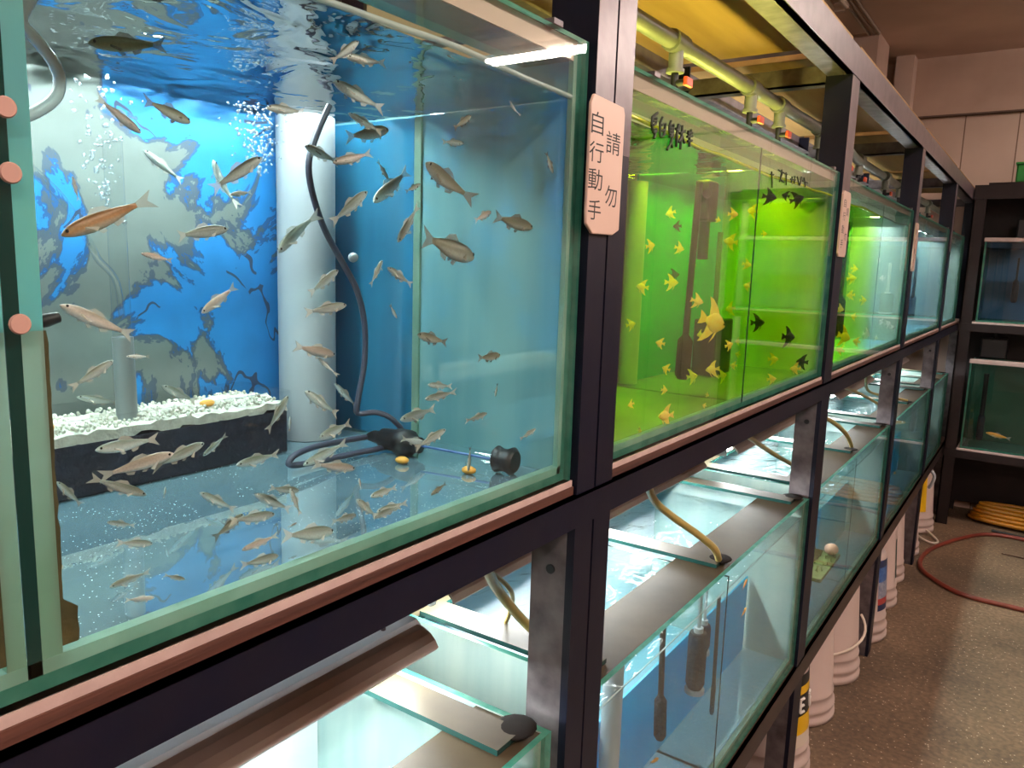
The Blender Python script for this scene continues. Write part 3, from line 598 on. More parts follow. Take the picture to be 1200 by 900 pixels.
# conduit on the ceiling
t = MB()
for dx in (0, .07, .14): t.tube([(-1.34 + dx * .9, 9.5, ZC - .03), (-1.34 + dx * .9, 11.49, ZC - .03)], .018, 8)
tag(t.build('ceiling_conduit', M['hood_grey'], base=(-1.3, 10, ZC)), 'thin conduits running along the ceiling from the white fixture to the pillar', 'conduit')
def ceiling_light(label, c, along, half, lit=True, tubes=2):
    r = thing('ceiling_light', label, 'ceiling light', (c[0], c[1], ZC))
    w = .06
    def bx(a0, a1, b0, b1, z0, z1, name, m, bev=.01):
        if along == 'x': return MB().box((c[0] + a0, c[1] + b0, z0), (c[0] + a1, c[1] + b1, z1)).build(name, m, r, bevel=bev)
        return MB().box((c[0] + b0, c[1] + a0, z0), (c[0] + b1, c[1] + a1, z1)).build(name, m, r, bevel=bev)
    bx(-half, half, -w, w, ZC - .12, ZC, 'housing', M['fluor'])
    for s in (-1, 1): bx(s * half - .03, s * half + .03, -w, w, ZC - .22, ZC - .12, 'end_cap', M['fluor'])
    for k in range(tubes):
        d = (k - (tubes - 1) / 2) * .16
        p = [(c[0] - half + .03, c[1] + d, ZC - .17), (c[0] + half - .03, c[1] + d, ZC - .17)] if along == 'x' else [(c[0] + d, c[1] - half + .03, ZC - .17), (c[0] + d, c[1] + half - .03, ZC - .17)]
        MB().tube(p, .032, 10).build('tube', M['tube_room'] if lit else M['white'], r)
ceiling_light('white fixture end on the ceiling above the rack, mostly cut off by the frame', (-1.33, 8.3), 'y', 1.45, lit=False)
ceiling_light('twin tube light over the aisle, mirrored in the near tank rim', (4.55, 9.85), 'x', 1.8)
ceiling_light('unseen twin tube light added over the near aisle', (3.4, 2.2), 'y', 1.5)  # unseen fixture, added with the next one to light the room
ceiling_light('unseen twin tube light added at the near end of the room', (3.4, -2.2), 'y', 1.3)

# ------------------------------------------------------------------ steel racks
POSTS = [(-1.06, -.97), (-.96, -.87), (1.765, 1.862), (1.872, 1.97), (4.55, 4.73), (7.33, 7.49), (10.13, 10.28), (12.86, 12.98)]
BAYS = [(-.86, 1.75), (1.985, 4.535), (4.745, 7.315), (7.50, 10.115), (10.295, 12.0)]
BOUND = [(-.86, 1.765), (1.97, 4.55), (4.73, 7.33), (7.49, 10.13), (10.28, 12.86)]
YA, YB = -1.06, 12.98
rack = thing('tank_rack', 'long dark steel rack down the left of the aisle carrying two rows of tanks', 'rack', (-.45, 6, -ZF))
DEP = -1.03
for i, (a, b) in enumerate(POSTS):
    for (x0, x1, sx) in ((-.012, .012, -1), (DEP, DEP + .024, 1)):
        m = MB()
        m.box((x0, a, -ZF), (x1, b, 1.20), 0)
        mats = [M['steel'], M['steel_grey'], M['black']]
        if sx < 0:
            m.box((-.125, a, -ZF), (-.012, a + .014, -.72), 1); m.box((-.125, a, -.72), (-.012, a + .014, 1.2), 0)  # grey lower flange: glow of the lamps below put into its colour
            if (a, b) in POSTS[:7:1]:
                m.tube([(-.06, a - .004, -.84), (-.06, a + .002, -.84)], .014, 12, 2)
        else: m.box((DEP + .024, a, -ZF), (DEP + .12, a + .014, 1.2), 0)
        # paler upper part: ceiling light painted onto the steel
        if sx < 0:
            m.box((.012, a, .30), (.0135, b, 1.2), 3); mats.append(M['steel_lit'])
        m.build('post', mats, rack)
for (x0, x1) in ((-.02, .014), (DEP, DEP + .03)):
    w = -.12 if x1 > -.5 else .12
    e = x1 if x1 > -.5 else x0
    m = MB(); m.box((x0, YA, -.705), (x1, YB, -.612), 0); m.box((e, YA, -.622), (e + w, YB, -.612), 0); m.build('tank_beam', M['steel'], rack)
    m = MB(); m.box((x0, YA, -2.47), (x1, YB, -2.335), 0); m.box((e, YA, -2.345), (e + w, YB, -2.335), 0); m.build('bottom_rail', M['rail_brown'], rack)
    m = MB(); m.box((x0, YA, 1.06), (x1 + .004, YB, 1.21), 0); m.box((e, YA, 1.06), (e + w * 1.1, YB, 1.072), 1); m.build('top_rail', [M['steel_lit'], M['steel_grey']], rack)
for (a, b) in POSTS:
    if (a, b) in (POSTS[0], POSTS[2]): continue
    for z0, z1, mm in ((1.02, 1.12, M['steel_grey']), (-.705, -.62, M['steel']), (-2.47, -2.35, M['rail_brown'])):
        m = MB(); m.box((-.98, a + .002, z0), (-.02, a + .016, z1), 0); m.box((-.98, a + .002, z0), (-.02, a + .085, z0 + .012), 0)
        m.build('cross_beam', mm, rack)
BOARDS = [(-.865, 1.76), (1.975, 4.545), (4.735, 7.325), (7.495, 10.125), (10.285, 12.855)]
names = ['above the nearest tank', 'above the yellow-green tank', 'above the third bay', 'above the fourth bay', 'above the last bay']
for (a, b), n in zip(BOARDS, names):
    bd = MB().box((-1.0, a + .004, 1.212), (0.0, b - .004, 1.245)).build('shelf_board', M['ply'], base=((-.5), (a + b) / 2, 1.2), bevel=.004)
    tag(bd, 'plywood board on top of the rack ' + n, 'shelf board', 'boards on top of the long rack')
names = ['under the nearest big tank', 'under the yellow-green tank', 'under the third upper tank', 'under the fourth upper tank', 'under the last upper tank']
for (a, b), n in zip(BOARDS, names):
    bd = MB().box((-.985, a, -.611), (.004, b, -.588)).build('tank_board', M['wood'], base=(-.5, (a + b) / 2, -.611))
    tag(bd, 'red brown wooden board ' + n, 'board', 'boards under the upper tanks')
    fm = MB().box((-.985, a + .002, -.588), (.0, b - .002, -.571)).build('foam_sheet', M['foam'], base=(-.5, (a + b) / 2, -.588))
    tag(fm, 'pink foam sheet ' + n, 'foam sheet', 'foam sheets under the upper tanks')
names = ['under the nearest lower tank', 'under the second lower tank', 'under the third lower tank', 'under the fourth lower tank', 'under the last lower tank']
for (a, b), n in zip(BOARDS, names):
    bd = MB().box((-.985, a, -2.334), (-.005, b, -2.318)).build('tank_board', M['wood'], base=(-.5, (a + b) / 2, -2.334))
    tag(bd, 'thin brown board ' + n, 'board', 'boards under the lower tanks')

# ------------------------------------------------------------------ tanks
def pane(m, a, b, gm=0, em=1, thin=0):
    """box whose two broad faces are glass, its narrow faces the green edge (thin: the thin axis)"""
    mi = [em] * 6
    for k in ({0: (4, 5), 1: (2, 3), 2: (0, 1)}[thin]): mi[k] = gm
    m.box(a, b, mi)
def wave_line(y0, y1, x, z, r, amp, seed, dips=()):
    rnd = random.Random(seed); ph = [rnd.uniform(0, 6.28) for _ in range(4)]; n = max(6, int((y1 - y0) * 14)); pts = []
    for i in range(n + 1):
        y = y0 + (y1 - y0) * i / n
        pts.append((x, y, z + amp * (math.sin(y * 3.1 + ph[0]) * .6 + math.sin(y * 7.7 + ph[1]) * .3 + math.sin(y * 17 + ph[2]) * .12)))
    return pts
def tank(label, y0, y1, z0, z1, depth, wz, halves, divider=None, endm='end_teal', bottom='bottom', rim='room_reflection', backs=(), group='upper row of tanks', back_x=None, bz=None):
    """halves: (y0, y1, water materials, waterline material); backs: (y0, y1, material) panels of the back wall"""
    r = thing('aquarium', label, 'aquarium', (-depth / 2, (y0 + y1) / 2, z0), group)
    T = .022
    m = MB(); pane(m, (-T, y0, z0), (-.003, y1, z1)); m.build('front_pane', [M['glass'], M['edge']], r)
    m = MB(); pane(m, (-depth, y0 + .001, z0 + T), (-depth + T, y1 - .001, z1)); m.build('back_pane', [M['glass'], M['edge']], r)
    for a, b in ((y0, y0 + T), (y1 - T, y1)):
        m = MB(); pane(m, (-depth + T, a, z0 + T), (-T, b, z1), 0, 1, 1); m.build('end_pane', [M[endm], M['edge']], r)
    m = MB(); pane(m, (-depth, y0, z0), (-T, y1, z0 + T), 0, 1, 2); m.build('bottom_pane', [M[bottom], M['edge']], r)
    bx = -depth + T + .002 if back_x is None else back_x
    for a, b, mm in backs:
        MB().box((bx, a, z0 + T + .003), (bx + .01, b, (z1 - .03 if bz is None else bz))).build('backing_or_glare_panel', M[mm], r)
    if rim != 'room_reflection': MB().box((-depth + T + .002, y0 + T + .003, z0 + T + .003), (-depth + T + .009, y1 - T - .003, wz - .02)).build('backing_or_glare_panel', M['glare_sheet'], r)  # white sheet added to stand in for glare on the water
    # silicone beads along the front joints
    m = MB()
    for a, b in (((-T - .022, y0 + T, z0 + T), (-T, y1 - T, z0 + T + .02)), ((-T - .014, y0 + T, z0 + T), (-T, y0 + T + .016, z1 - .02)), ((-T - .014, y1 - T - .016, z0 + T), (-T, y1 - T, z1 - .02))): m.box(a, b)
    m.build('silicone_bead', M['silicone'], r)
    if rim == 'room_reflection':
        MB().box((-T - .006, y0 + T + .001, z1 - .05), (-T - .0005, y1 - T - .001, z1 - .002)).build('rim_reflection', M['rim_reflect_tan'], r)  # tan strip painted as the room's reflection in the top glass
        for a, b in ((-T - .16, -T - .007), (-depth + T + .001, -depth + .17)):
            m = MB(); pane(m, (a, y0 + T + .001, z1 - .045), (b, y1 - T - .001, z1 - .026), 0, 1, 2); m.build('rim_brace', [M['brace_tan'], M['edge']], r)  # tan haze on the brace stands in for room reflections
    else:
        for a, b in ((-.25, -T - .001), (-depth + T + .001, -depth + .2)):
            m = MB(); pane(m, (a, y0 + T + .001, z1 - .024), (b, y1 - T - .001, z1 - .004), 0, 1, 2); m.build('rim_brace', [M['dusty'], M['edge_dark']], r)
        ys = [y0 + .10, (y0 + y1) / 2 - .03, y1 - .12]
        for yc in ys:
            m = MB(); pane(m, (-depth + .2, yc - .06, z1 - .003), (-.06, yc + .06, z1 + .014), 0, 1, 2); m.build('cross_brace', [M['dusty'], M['edge_dark']], r)
        for yc in (ys[1] + .03, y1 - .06): MB().ball((-.085, yc, z1 + .011), .06, 14, 6, 0, (1, 1.1, .07)).build('sealant', M['grime'], r)
    if divider is not None:
        m = MB(); pane(m, (-depth + T, divider - .009, z0 + T), (-T, divider + .009, z1 - .05), 0, 1, 1); m.build('divider', [M['glass'], M['edge_dark']], r)
    g = .004
    for k, (a, b, wm, lm) in enumerate(halves):
        m = MB(); m.box((-depth + T + g, a + g, z0 + T + g), (-T - g, b - g, wz), [1, 0, 1, 1, 1, 1]); w = m.build('water', wm, r)
        w['kind'] = 'stuff'
        MB().tube(wave_line(a + .01, b - .01, -T - .006, wz + .003, .008, .011 if rim == 'room_reflection' else .004, k + int(y0 * 7)), .0065 if rim == 'room_reflection' else .003, 8).build('waterline', M[lm], r)
    return r
def hlv(y0, y1, d, w, l):
    T = .022
    if d is None: return [(y0 + T, y1 - T, w, l)]
    return [(y0 + T, d - .009, w, l), (d + .009, y1 - T, w, l)]
Z0, Z1, WZ = -.571, .548, .412
y0, y1 = BAYS[0]
t0 = tank('nearest big glass tank on the upper shelf, full of small silver fish', y0, y1, Z0, Z1, .98, WZ, hlv(y0, y1, .42, W_CLEAR, 'line'), .42, backs=((y0 + .03, .41, 'blue'), (.43, y1 - .03, 'torn')))
# divider joint seen through the front glass: teal silicone above, algae-tinted below
m = MB()
for a, b in ((.388, .4105), (.4295, .455)):
    m.box((-.036, a, -.10), (-.0225, b, .53), 0); m.box((-.036, a, -.548), (-.0225, b, -.10), 1)
m.build('divider_silicone', [M['silicone_teal'], M['silicone_green']], t0)
for sgn, yb in ((1, .455), (-1, .388)):
    vs = []; n = 26
    for i in range(n + 1):
        z = -.10 - .42 * i / n; w = (.003 + .002 * abs(math.sin(i * 1.7)) + .002 * random.random() + (.012 if (sgn < 0 and 6 < i) else 0) + (.018 if (sgn > 0 and i > n - 4) else 0))
        vs += [(-.0235, yb - sgn * .004, z), (-.0235, yb + sgn * w, z), (-.032, yb + sgn * w * .7, z), (-.032, yb - sgn * .004, z)]
    fs = []
    for i in range(n):
        for k in range(4): fs.append((i * 4 + k, i * 4 + (k + 1) % 4, i * 4 + 4 + (k + 1) % 4, i * 4 + 4 + k))
    fs += [(0, 1, 2, 3), (n * 4 + 3, n * 4 + 2, n * 4 + 1, n * 4)]
    MB().add(vs, fs).build('algae_streak', M['algae'], t0)['kind'] = 'stuff'
MB().box((-.955, y1 - .0275, Z0 + .03), (-.55, y1 - .0225, WZ - .005)).build('backdrop_reflection', M['blue_deep'], t0)  # blue backdrop's reflection in the end glass, painted as a sheet
MB().box((-.55, y1 - .0285, Z0 + .03), (-.525, y1 - .0222, WZ - .005)).build('standpipe_reflection', M['silicone'], t0)  # pale strip added as the standpipe's reflection in the end glass
y0, y1 = BAYS[1]
t1 = tank('big glass tank of glowing yellow-green water with angelfish, on the upper shelf', y0, y1, Z0, Z1, .66, WZ, hlv(y0, y1, 3.22, W_GREEN, 'line_y'), 3.22, 'end_pale', 'bottom_pale', backs=((y0 + .03, 3.20, 'blue_green'), (3.36, y1 - .03, 'blue_green')))
MB().tube([(-.60, 3.30, Z0 + .03), (-.60, 3.30, WZ - .02)], .045, 12).build('corner_pipe', M['white_pvc'], t1)
for nm, strokes in (('handwriting', W1), ('handwriting', W2)):
    m = MB()
    for s in strokes: m.tube([(.0, y, z) for y, z in s], .0042 if strokes is W1 else .003, 6)
    m.build('lettering', M['ink_green'], t1)
y0, y1 = BAYS[2]
tank('third upper tank, half yellow-green and half clear, behind the second post', y0, y1, Z0, Z1, .5, WZ, [(y0 + .022, 6.041, W_GREEN, 'line_y'), (6.059, y1 - .022, W_CLEAR, 'line')], 6.05, 'end_pale', 'bottom_ice', backs=((y0 + .03, 6.0, 'blue_green'), (6.1, 6.6, 'end_pale'), (6.6, y1 - .03, 'end_teal')))
y0, y1 = BAYS[3]
tank('fourth upper tank with a bright blue backing, between the third and fourth posts', y0, y1, Z0, Z1, .45, WZ, hlv(y0, y1, 8.8, W_CLEAR, 'line'), 8.8, 'end_pale', 'bottom_ice', backs=((y0 + .03, y1 - .03, 'blue'),))
y0, y1 = BAYS[4]
tank('last upper tank at the far end of the long rack', y0, y1, Z0, Z1, .45, WZ, hlv(y0, y1, None, W_CLEAR, 'line'), None, 'end_pale', 'bottom_blue', backs=((y0 + .03, y1 - .03, 'end_teal'),))
LZ0, LZ1, LW = -2.317, -1.285, -1.40
LAB = ['nearest tank on the lower shelf, its dusty glass rim under a lamp', 'second lower tank, with blue backing, black sponge and heater', 'third lower tank, behind the second post, with a plant ledge', 'fourth lower tank, behind the third post', 'last lower tank at the far end of the long rack']
for i, (y0, y1) in enumerate(BAYS):
    if i == 0: y1 = 1.71
    d = (y0 + y1) / 2 - .03
    bk = ((y0 + .05, y1 - .05, 'blue_sheet'),) if i in (1, 3) else ((y0 + .05, (y0 + y1) / 2 + .2, 'blue_sheet'), ((y0 + y1) / 2 + .2, y1 - .05, 'teal_sheet')) if i == 2 else ((y0 + .05, y1 - .05, 'teal_sheet'),)
    if i == 0: bk = ()
    tank(LAB[i], y0, y1, LZ0, LZ1, .97, LW, hlv(y0, y1, d, W_LOWER, 'line'), d, 'end_pale', 'bottom_white' if i == 0 else 'bottom_ice', 'dusty', backs=bk, group='lower row of tanks', back_x=(-.945 if i == 0 else [0, -.31, -.29, -.27, -.26][i]), bz=-1.82)

# ------------------------------------------------------------------ tank lamps
def tank_lamp(label, c, z, y0, y1, w=.125, mat='tube', group='tube lamps over the lower tanks', hang=-.70):
    """tube lamp: white spine, two flared reflector flanks, lit tube under it; z is the flank's lower edge"""
    r = thing('tank_lamp', label, 'lamp', (c, (y0 + y1) / 2, z), group)
    MB().prism_y([(c - .035, z + .03), (c + .035, z + .03), (c + .04, z + .045), (c + .03, z + .06), (c - .03, z + .06), (c - .04, z + .045)], y0, y1).build('spine', M['spine'], r)
    prof = [(.032, .048), (.065, .046), (.092, .036), (.112, .02), (w, 0.)]
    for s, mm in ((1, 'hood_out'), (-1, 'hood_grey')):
        pts = [(c + s * a, z + b) for a, b in prof]; n = len(pts)
        vs = []; 
        for y in (y0 + .01, y1 - .01):
            vs += [(x, y, zz) for x, zz in pts]; vs += [(x - s * .006, y, zz - .009) for x, zz in pts]
        fs = []; ms = []
        k = 2 * n
        for i in range(n - 1):
            fs.append((i, i + 1, i + 1 + k, i + k)); ms.append(0)
            fs.append((n + i, n + i + k, n + i + 1 + k, n + i + 1)); ms.append(1)
        fs += [(n - 1, 2 * n - 1, 2 * n - 1 + k, n - 1 + k), (0, k, k + n, n)]; ms += [0, 0]
        fs += [(i, i + n, i + 1 + n, i + 1) for i in range(n - 1)] + [(i + k, i + 1 + k, i + 1 + n + k, i + n + k) for i in range(n - 1)]; ms += [0] * (2 * n - 2)
        MB().add(vs, fs, ms).build('reflector', [M[mm], M['hood_white']], r)
    for ye in (y0, y1): MB().box((c - .045, ye - .02, z - .03), (c + .045, ye + .012, z + .04)).build('end_cap', M['hood_white'], r, bevel=.006)
    MB().tube([(c, y0 + .012, z + .002), (c, y1 - .02, z + .002)], .026, 10).build('tube', M[mat], r)
    if hang is not None:
        for ye in (y0 + .12, y1 - .12):
            MB().tube([(c, ye, z + .055), (c, ye, hang)], .008, 6).build('hanger', M['steel_grey'], r)
    return r
tank_lamp('grimy tube lamp hanging over the nearest lower tank', -.525, -1.155, -.75, 1.70)
tank_lamp('grimy tube lamp over the second lower tank, under the yellow-green tank', -.68, -1.155, 1.95, 4.36)
tank_lamp('tube lamp over the third lower tank', -.64, -1.155, 4.80, 7.0)
tank_lamp('tube lamp over the fourth lower tank', -.62, -1.155, 7.6, 9.4)
tank_lamp('tube lamp over the last lower tank', -.62, -1.155, 10.35, 12.0)
def upper_lamp(label, c, y0, y1, depth, mat):
    """open-topped tube lamp lying across the tank on two bars, a reflector flank on the aisle side"""
    z = .455; r = thing('tank_lamp', label, 'lamp', (c, (y0 + y1) / 2, z), 'tube lamps over the upper tanks')
    prof = [(c + .15, z), (c + .14, z + .06), (c + .115, z + .11), (c + .075, z + .15)]
    MB().prism_y(prof + [(x - .012, zz - .003) for x, zz in reversed(prof)], y0, y1).build('reflector', M['shade'], r)
    if mat != 'tube_yellow_added': MB().box((c - .075, y0, z + .15), (c + .08, y1, z + .158)).build('cover', M['hood_white'], r)
    for ye in (y0, y1): MB().box((c - .04, ye - .02, z + .01), (c + .13, ye + .012, z + .10)).build('end_cap', M['hood_white'], r, bevel=.006)
    MB().tube([(c, y0 + .012, z + .055), (c, y1 - .02, z + .055)], .03, 10).build('tube', M[mat], r)
    for ye in (y0 + .1, y1 - .1): MB().box((-depth, ye - .02, .549), (.0, ye + .02, .562)).build('support_bar', M['steel_grey'], r)
    return r
upper_lamp('tube lamp over the near tank, hidden behind its rim', -.73, -.7, 1.70, .98, 'tube_up')
upper_lamp('unseen yellow tube lamp added over the yellow-green tank', -.34, 2.05, 4.50, .66, 'tube_yellow_added')  # unseen lamp, added for the yellow glow on tank and boards
upper_lamp('tube lamp over the third upper tank', -.28, 4.85, 7.28, .5, 'tube_far')
upper_lamp('tube lamp over the fourth upper tank', -.25, 7.6, 10.07, .45, 'tube_far')
upper_lamp('tube lamp over the last upper tank', -.25, 10.5, 11.9, .45, 'tube_far')
# ------------------------------------------------------------------ pipe over the tanks
pp = thing('water_pipe', 'long grey water pipe with small taps under the top boards', 'pipe', (-.34, 6, .9))
xa, xb = -.35, -.30
def px_at(y): return xa + (xb - xa) * (y - 2.67) / (5.44 - 2.67) if y < 5.44 else xb
path = [(px_at(y), y, .9) for y in (-.9, 1, 2.67, 4, 5.44)] + [(-.30, 6.0, .89), (-.33, 6.5, .88), (-.36, 7.2, .90), (-.36, 9, .9), (-.36, 12.5, .9)]
MB().tube(smooth_path(path, 6), .034, 12).build('main_pipe', M['pipe'], pp)
for y in (.2, 1.3, 3.05, 3.95, 4.42, 5.25, 5.95, 6.7, 7.9, 8.7, 9.7, 10.9):
    x = px_at(y) if y < 5.44 else (-.30 if y < 6.2 else -.345)
    m = MB(); m.tube([(x, y - .06, .9), (x, y + .06, .9)], .044, 12); m.tube([(x, y, .9), (x, y, .80)], .03, 10); m.tube([(x, y, .80), (x, y, .785)], .037, 10)
    tee = m.build('tee', M['pipe'], pp)
    m = MB(); m.tube([(x, y, .785), (x, y, .70)], .016, 8); m.tube([(x, y, .745), (x + .05, y, .745)], .014, 8); m.tube([(x, y, .70), (x + .03, y, .66)], .012, 8)
    v = m.build('valve', M['black'], pp)
    m = MB(); m.box((x + .045, y - .02, .73), (x + .062, y + .045, .765)); h = m.build('valve_handle', M['red_pl'], v, bevel=.004); h['label'] = 'red valve handle'

# ------------------------------------------------------------------ signs on the posts
def letters(parent, items, x, m):
    for ch, yc, zc, sy, sz in items:
        cu = bpy.data.curves.new('glyph', 'FONT'); cu.body = ch; ob = bpy.data.objects.new('glyph', cu); COL.objects.link(ob)
        bpy.context.view_layer.update()
        me = bpy.data.meshes.new_from_object(ob.evaluated_get(bpy.context.evaluated_depsgraph_get()))
        xs = [v.co.x for v in me.vertices]; ys = [v.co.y for v in me.vertices]
        cx, cy = (min(xs) + max(xs)) / 2, (min(ys) + max(ys)) / 2; wx, wy = max(xs) - min(xs), max(ys) - min(ys)
        vs = [(x, yc + (v.co.x - cx) / wx * sy, zc + (v.co.y - cy) / wy * sz) for v in me.vertices]
        n = len(vs); fs = [tuple(p.vertices) for p in me.polygons]
        mb = MB().add(vs, fs)
        mb.build('lettering', m, parent)
        bpy.data.objects.remove(ob); bpy.data.curves.remove(cu); bpy.data.meshes.remove(me)
SIGN = [(1.729, 0.40), (1.744, 0.424), (1.904, 0.418), (1.912, 0.40), (1.910, 0.10), (1.873, 0.085), (1.764, 0.084), (1.731, 0.107), (1.728, 0.137)]
sg = thing('notice_card', 'cream card with black handwritten characters on the wide first post', 'sign', (.022, 1.82, .25))
MB().prism_x(SIGN, .0145, .024).build('card', M['card'], sg, bevel=.003)
letters(sg, [('自', 1.763, .356, .062, .054), ('行', 1.764, .286, .074, .05), ('動', 1.764, .219, .074, .052), ('手', 1.767, .144, .068, .05), ('請', 1.851, .319, .078, .056), ('勿', 1.852, .185, .066, .054)], .0245, M['ink'])
for (ya, yb, za, zb, lab) in ((4.545, 4.735, .10, .455, 'narrow cream card on the second post'), (7.325, 7.495, .05, .452, 'narrow cream card on the third post')):
    s2 = thing('notice_card', lab, 'sign', (.022, (ya + yb) / 2, (za + zb) / 2))
    c = .02
    MB().prism_x([(ya + c, za), (yb - c, za), (yb, za + c), (yb, zb - c), (yb - c, zb), (ya + c, zb), (ya, zb - c), (ya, za + c)], .0145, .024).build('card', M['card'], s2)
    q = (yb - ya)
    letters(s2, [(ch, ya + q * fx, za + (zb - za) * fz, .06, .045) for ch, fx, fz in (('自', .3, .82), ('行', .3, .62), ('動', .3, .42), ('手', .3, .2), ('請', .7, .7), ('勿', .7, .32))], .0245, M['ink'])
# ------------------------------------------------------------------ things in the nearest tank
pv = MB(); pv.tube([(-.845, 1.575, Z0 + .024), (-.845, 1.575, WZ - .006)], .085, 20)
tag(pv.build('standpipe', M['white_pvc'], base=(-.845, 1.575, Z0)), 'thick white standpipe in the back corner of the nearest tank', 'pipe')
fb = thing('gravel_box', 'clear filter box of white coral gravel over dark wool in the nearest tank', 'filter box', (-.83, .95, Z0 + .024))
bx0, bx1, by0, by1, bz0, bz1 = -.945, -.72, .50, 1.41, Z0 + .026, -.37
m = MB()
for a, b in (((bx0, by0, bz0), (bx0 + .008, by1, bz1)), ((bx1 - .008, by0, bz0), (bx1, by1, bz1)), ((bx0 + .008, by0, bz0), (bx1 - .008, by0 + .008, bz1)), ((bx0 + .008, by1 - .008, bz0), (bx1 - .008, by1, bz1))): m.box(a, b)
m.build('box_walls', M['acrylic'], fb)
MB().box((bx0 + .01, by0 + .01, bz0), (bx1 - .01, by1 - .01, bz0 + .118)).build('filter_wool', M['soil'], fb)
nx, ny = 10, 42; vs = []; fs = []
for i in range(nx + 1):
    for j in range(ny + 1):
        x = bx0 + .012 + (bx1 - bx0 - .024) * i / nx; y = by0 + .012 + (by1 - by0 - .024) * j / ny
        vs.append((x, y, bz0 + .135 + .012 * random.random() + (.012 if i in (3, 4, 5, 6) else 0)))
k = len(vs)
for i in range(nx + 1):
    for j in range(ny + 1):
        x, y, z = vs[i * (ny + 1) + j]; vs.append((x, y, bz0 + .105 + (.022 * random.random() if i in (0, nx) else 0)))
for i in range(nx):
    for j in range(ny):
        a = i * (ny + 1) + j; fs.append((a, a + ny + 1, a + ny + 2, a + 1))
for j in range(ny):
    a = j; fs.append((a, a + 1, a + 1 + k, a + k)); a = nx * (ny + 1) + j; fs.append((a, a + k, a + 1 + k, a + 1))
for i in range(nx):
    a = i * (ny + 1); fs.append((a, a + k, a + ny + 1 + k, a + ny + 1)); a += ny; fs.append((a, a + ny + 1, a + ny + 1 + k, a + k))
gv = MB().add(vs, fs)
for q in range(1300):
    gv.ball((random.uniform(bx0 + .02, bx1 - .02), random.uniform(by0 + .02, by1 - .02), bz0 + .145 + random.uniform(0, .01)), random.uniform(.002, .006), 5, 4)
g_ = gv.build('coral_gravel', M['gravel'], fb); g_['kind'] = 'stuff'
m = MB(); m.tube([(-.80, .98, bz0 + .13), (-.80, .977, -.20)], .024, 12, 0); m.tube([(-.80, .977, -.20), (-.80, .974, .25)], .021, 12, 1); m.build('lift_tube', [M['grey_pvc'], M['acrylic']], fb)
for i, (px, py) in enumerate(((-.76, .66), (-.775, .78), (-.79, 1.19))):
    p = MB().ball((px, py, bz0 + .158), .016, 8, 5, 0, (1, 1.4, .6)).build('pellet', M['orange'], base=(px, py, bz0 + .158))
    tag(p, ['left orange pellet on the gravel', 'orange pellet on the gravel beside the lift tube', 'orange pellet near the right end of the gravel'][i], 'pellet')
for (px, py, pz), lab in (((-.40, 1.52, Z0 + .033), 'orange pellet on the glass beside the heater head'), ((-.20, 1.56, Z0 + .033), 'orange pellet on the glass in front of the heater tube')):
    p = MB().ball((px, py, pz), .017, 8, 5, 0, (1.3, 1, .6)).build('pellet', M['orange'], base=(px, py, pz)); tag(p, lab, 'pellet')
# heater lying on the bottom with its looping cord
ht = thing('aquarium_heater', 'glass heater with black head and end cap lying on the tank bottom, cord looping up', 'heater', (-.35, 1.6, Z0 + .024))
hz = -.512
MB().tube([(-.40, 1.598, hz), (-.145, 1.625, hz - .004)], .019, 14).build('glass_tube', M['acrylic'], ht)
MB().tube([(-.40, 1.598, hz), (-.16, 1.624, hz - .004)], .0035, 8).build('heating_element', M['l_blue'], ht)
MB().tube([(-.60, 1.594, hz - .004), (-.58, 1.594, hz), (-.55, 1.594, hz), (-.545, 1.595, hz), (-.49, 1.597, hz), (-.485, 1.597, hz), (-.44, 1.598, hz), (-.435, 1.598, hz), (-.405, 1.599, hz)], [.012, .018, .02, .030, .033, .038, .038, .026, .023], 14).build('heater_head', M['black'], ht)
MB().tube([(-.165, 1.622, hz), (-.155, 1.624, hz), (-.14, 1.625, hz), (-.125, 1.626, hz), (-.108, 1.627, hz), (-.098, 1.628, hz)], [.026, .036, .030, .030, .038, .028], 16).build('end_cap', M['black'], ht)
CORD = [(-0.6, 1.446, 0.395), (-0.6, 1.405, 0.321), (-0.6, 1.376, 0.243), (-0.6, 1.386, 0.169), (-0.6, 1.426, 0.078), (-0.6, 1.486, -0.004), (-0.6, 1.544, -0.086), (-0.6, 1.574, -0.183), (-0.6, 1.574, -0.294), (-0.6, 1.551, -0.391), (-0.6, 1.547, -0.438), (-0.57, 1.589, -0.438), (-0.54, 1.622, -0.456), (-0.52, 1.649, -0.50), (-0.525, 1.60, -0.532), (-0.535, 1.49, -0.534), (-0.54, 1.37, -0.532), (-0.54, 1.275, -0.528), (-0.54, 1.25, -0.518), (-0.55, 1.282, -0.503), (-0.57, 1.365, -0.50), (-0.59, 1.48, -0.508), (-0.60, 1.58, -0.515)]
MB().tube(smooth_path(CORD, 6), .0085, 8).build('cord', M['rubber'], ht)
MB().ball((-.6, 1.53, .005), .014, 8, 6).build('cord_clip', M['white_pvc'], ht)
AIR = [(-.1, .519, .345), (-.1, .492, .30), (-.1, .487, .280), (-.1, .503, .264), (-.1, .522, .242), (-.1, .529, .222), (-.1, .524, .2), (-.1, .506, .181), (-.1, .478, .163), (-.1, .462, .156)]
AIR = [(-.35, y * 1.227, z * 1.227) for x, y, z in AIR] + [(-.36, .53, .182)]
at = MB().tube(smooth_path(AIR, 5), .0095, 10); tag(at.build('air_tube', M['airline'], base=(-.35, .6, .3)), 'white air tube curling beside the divider at the top left', 'air tube')
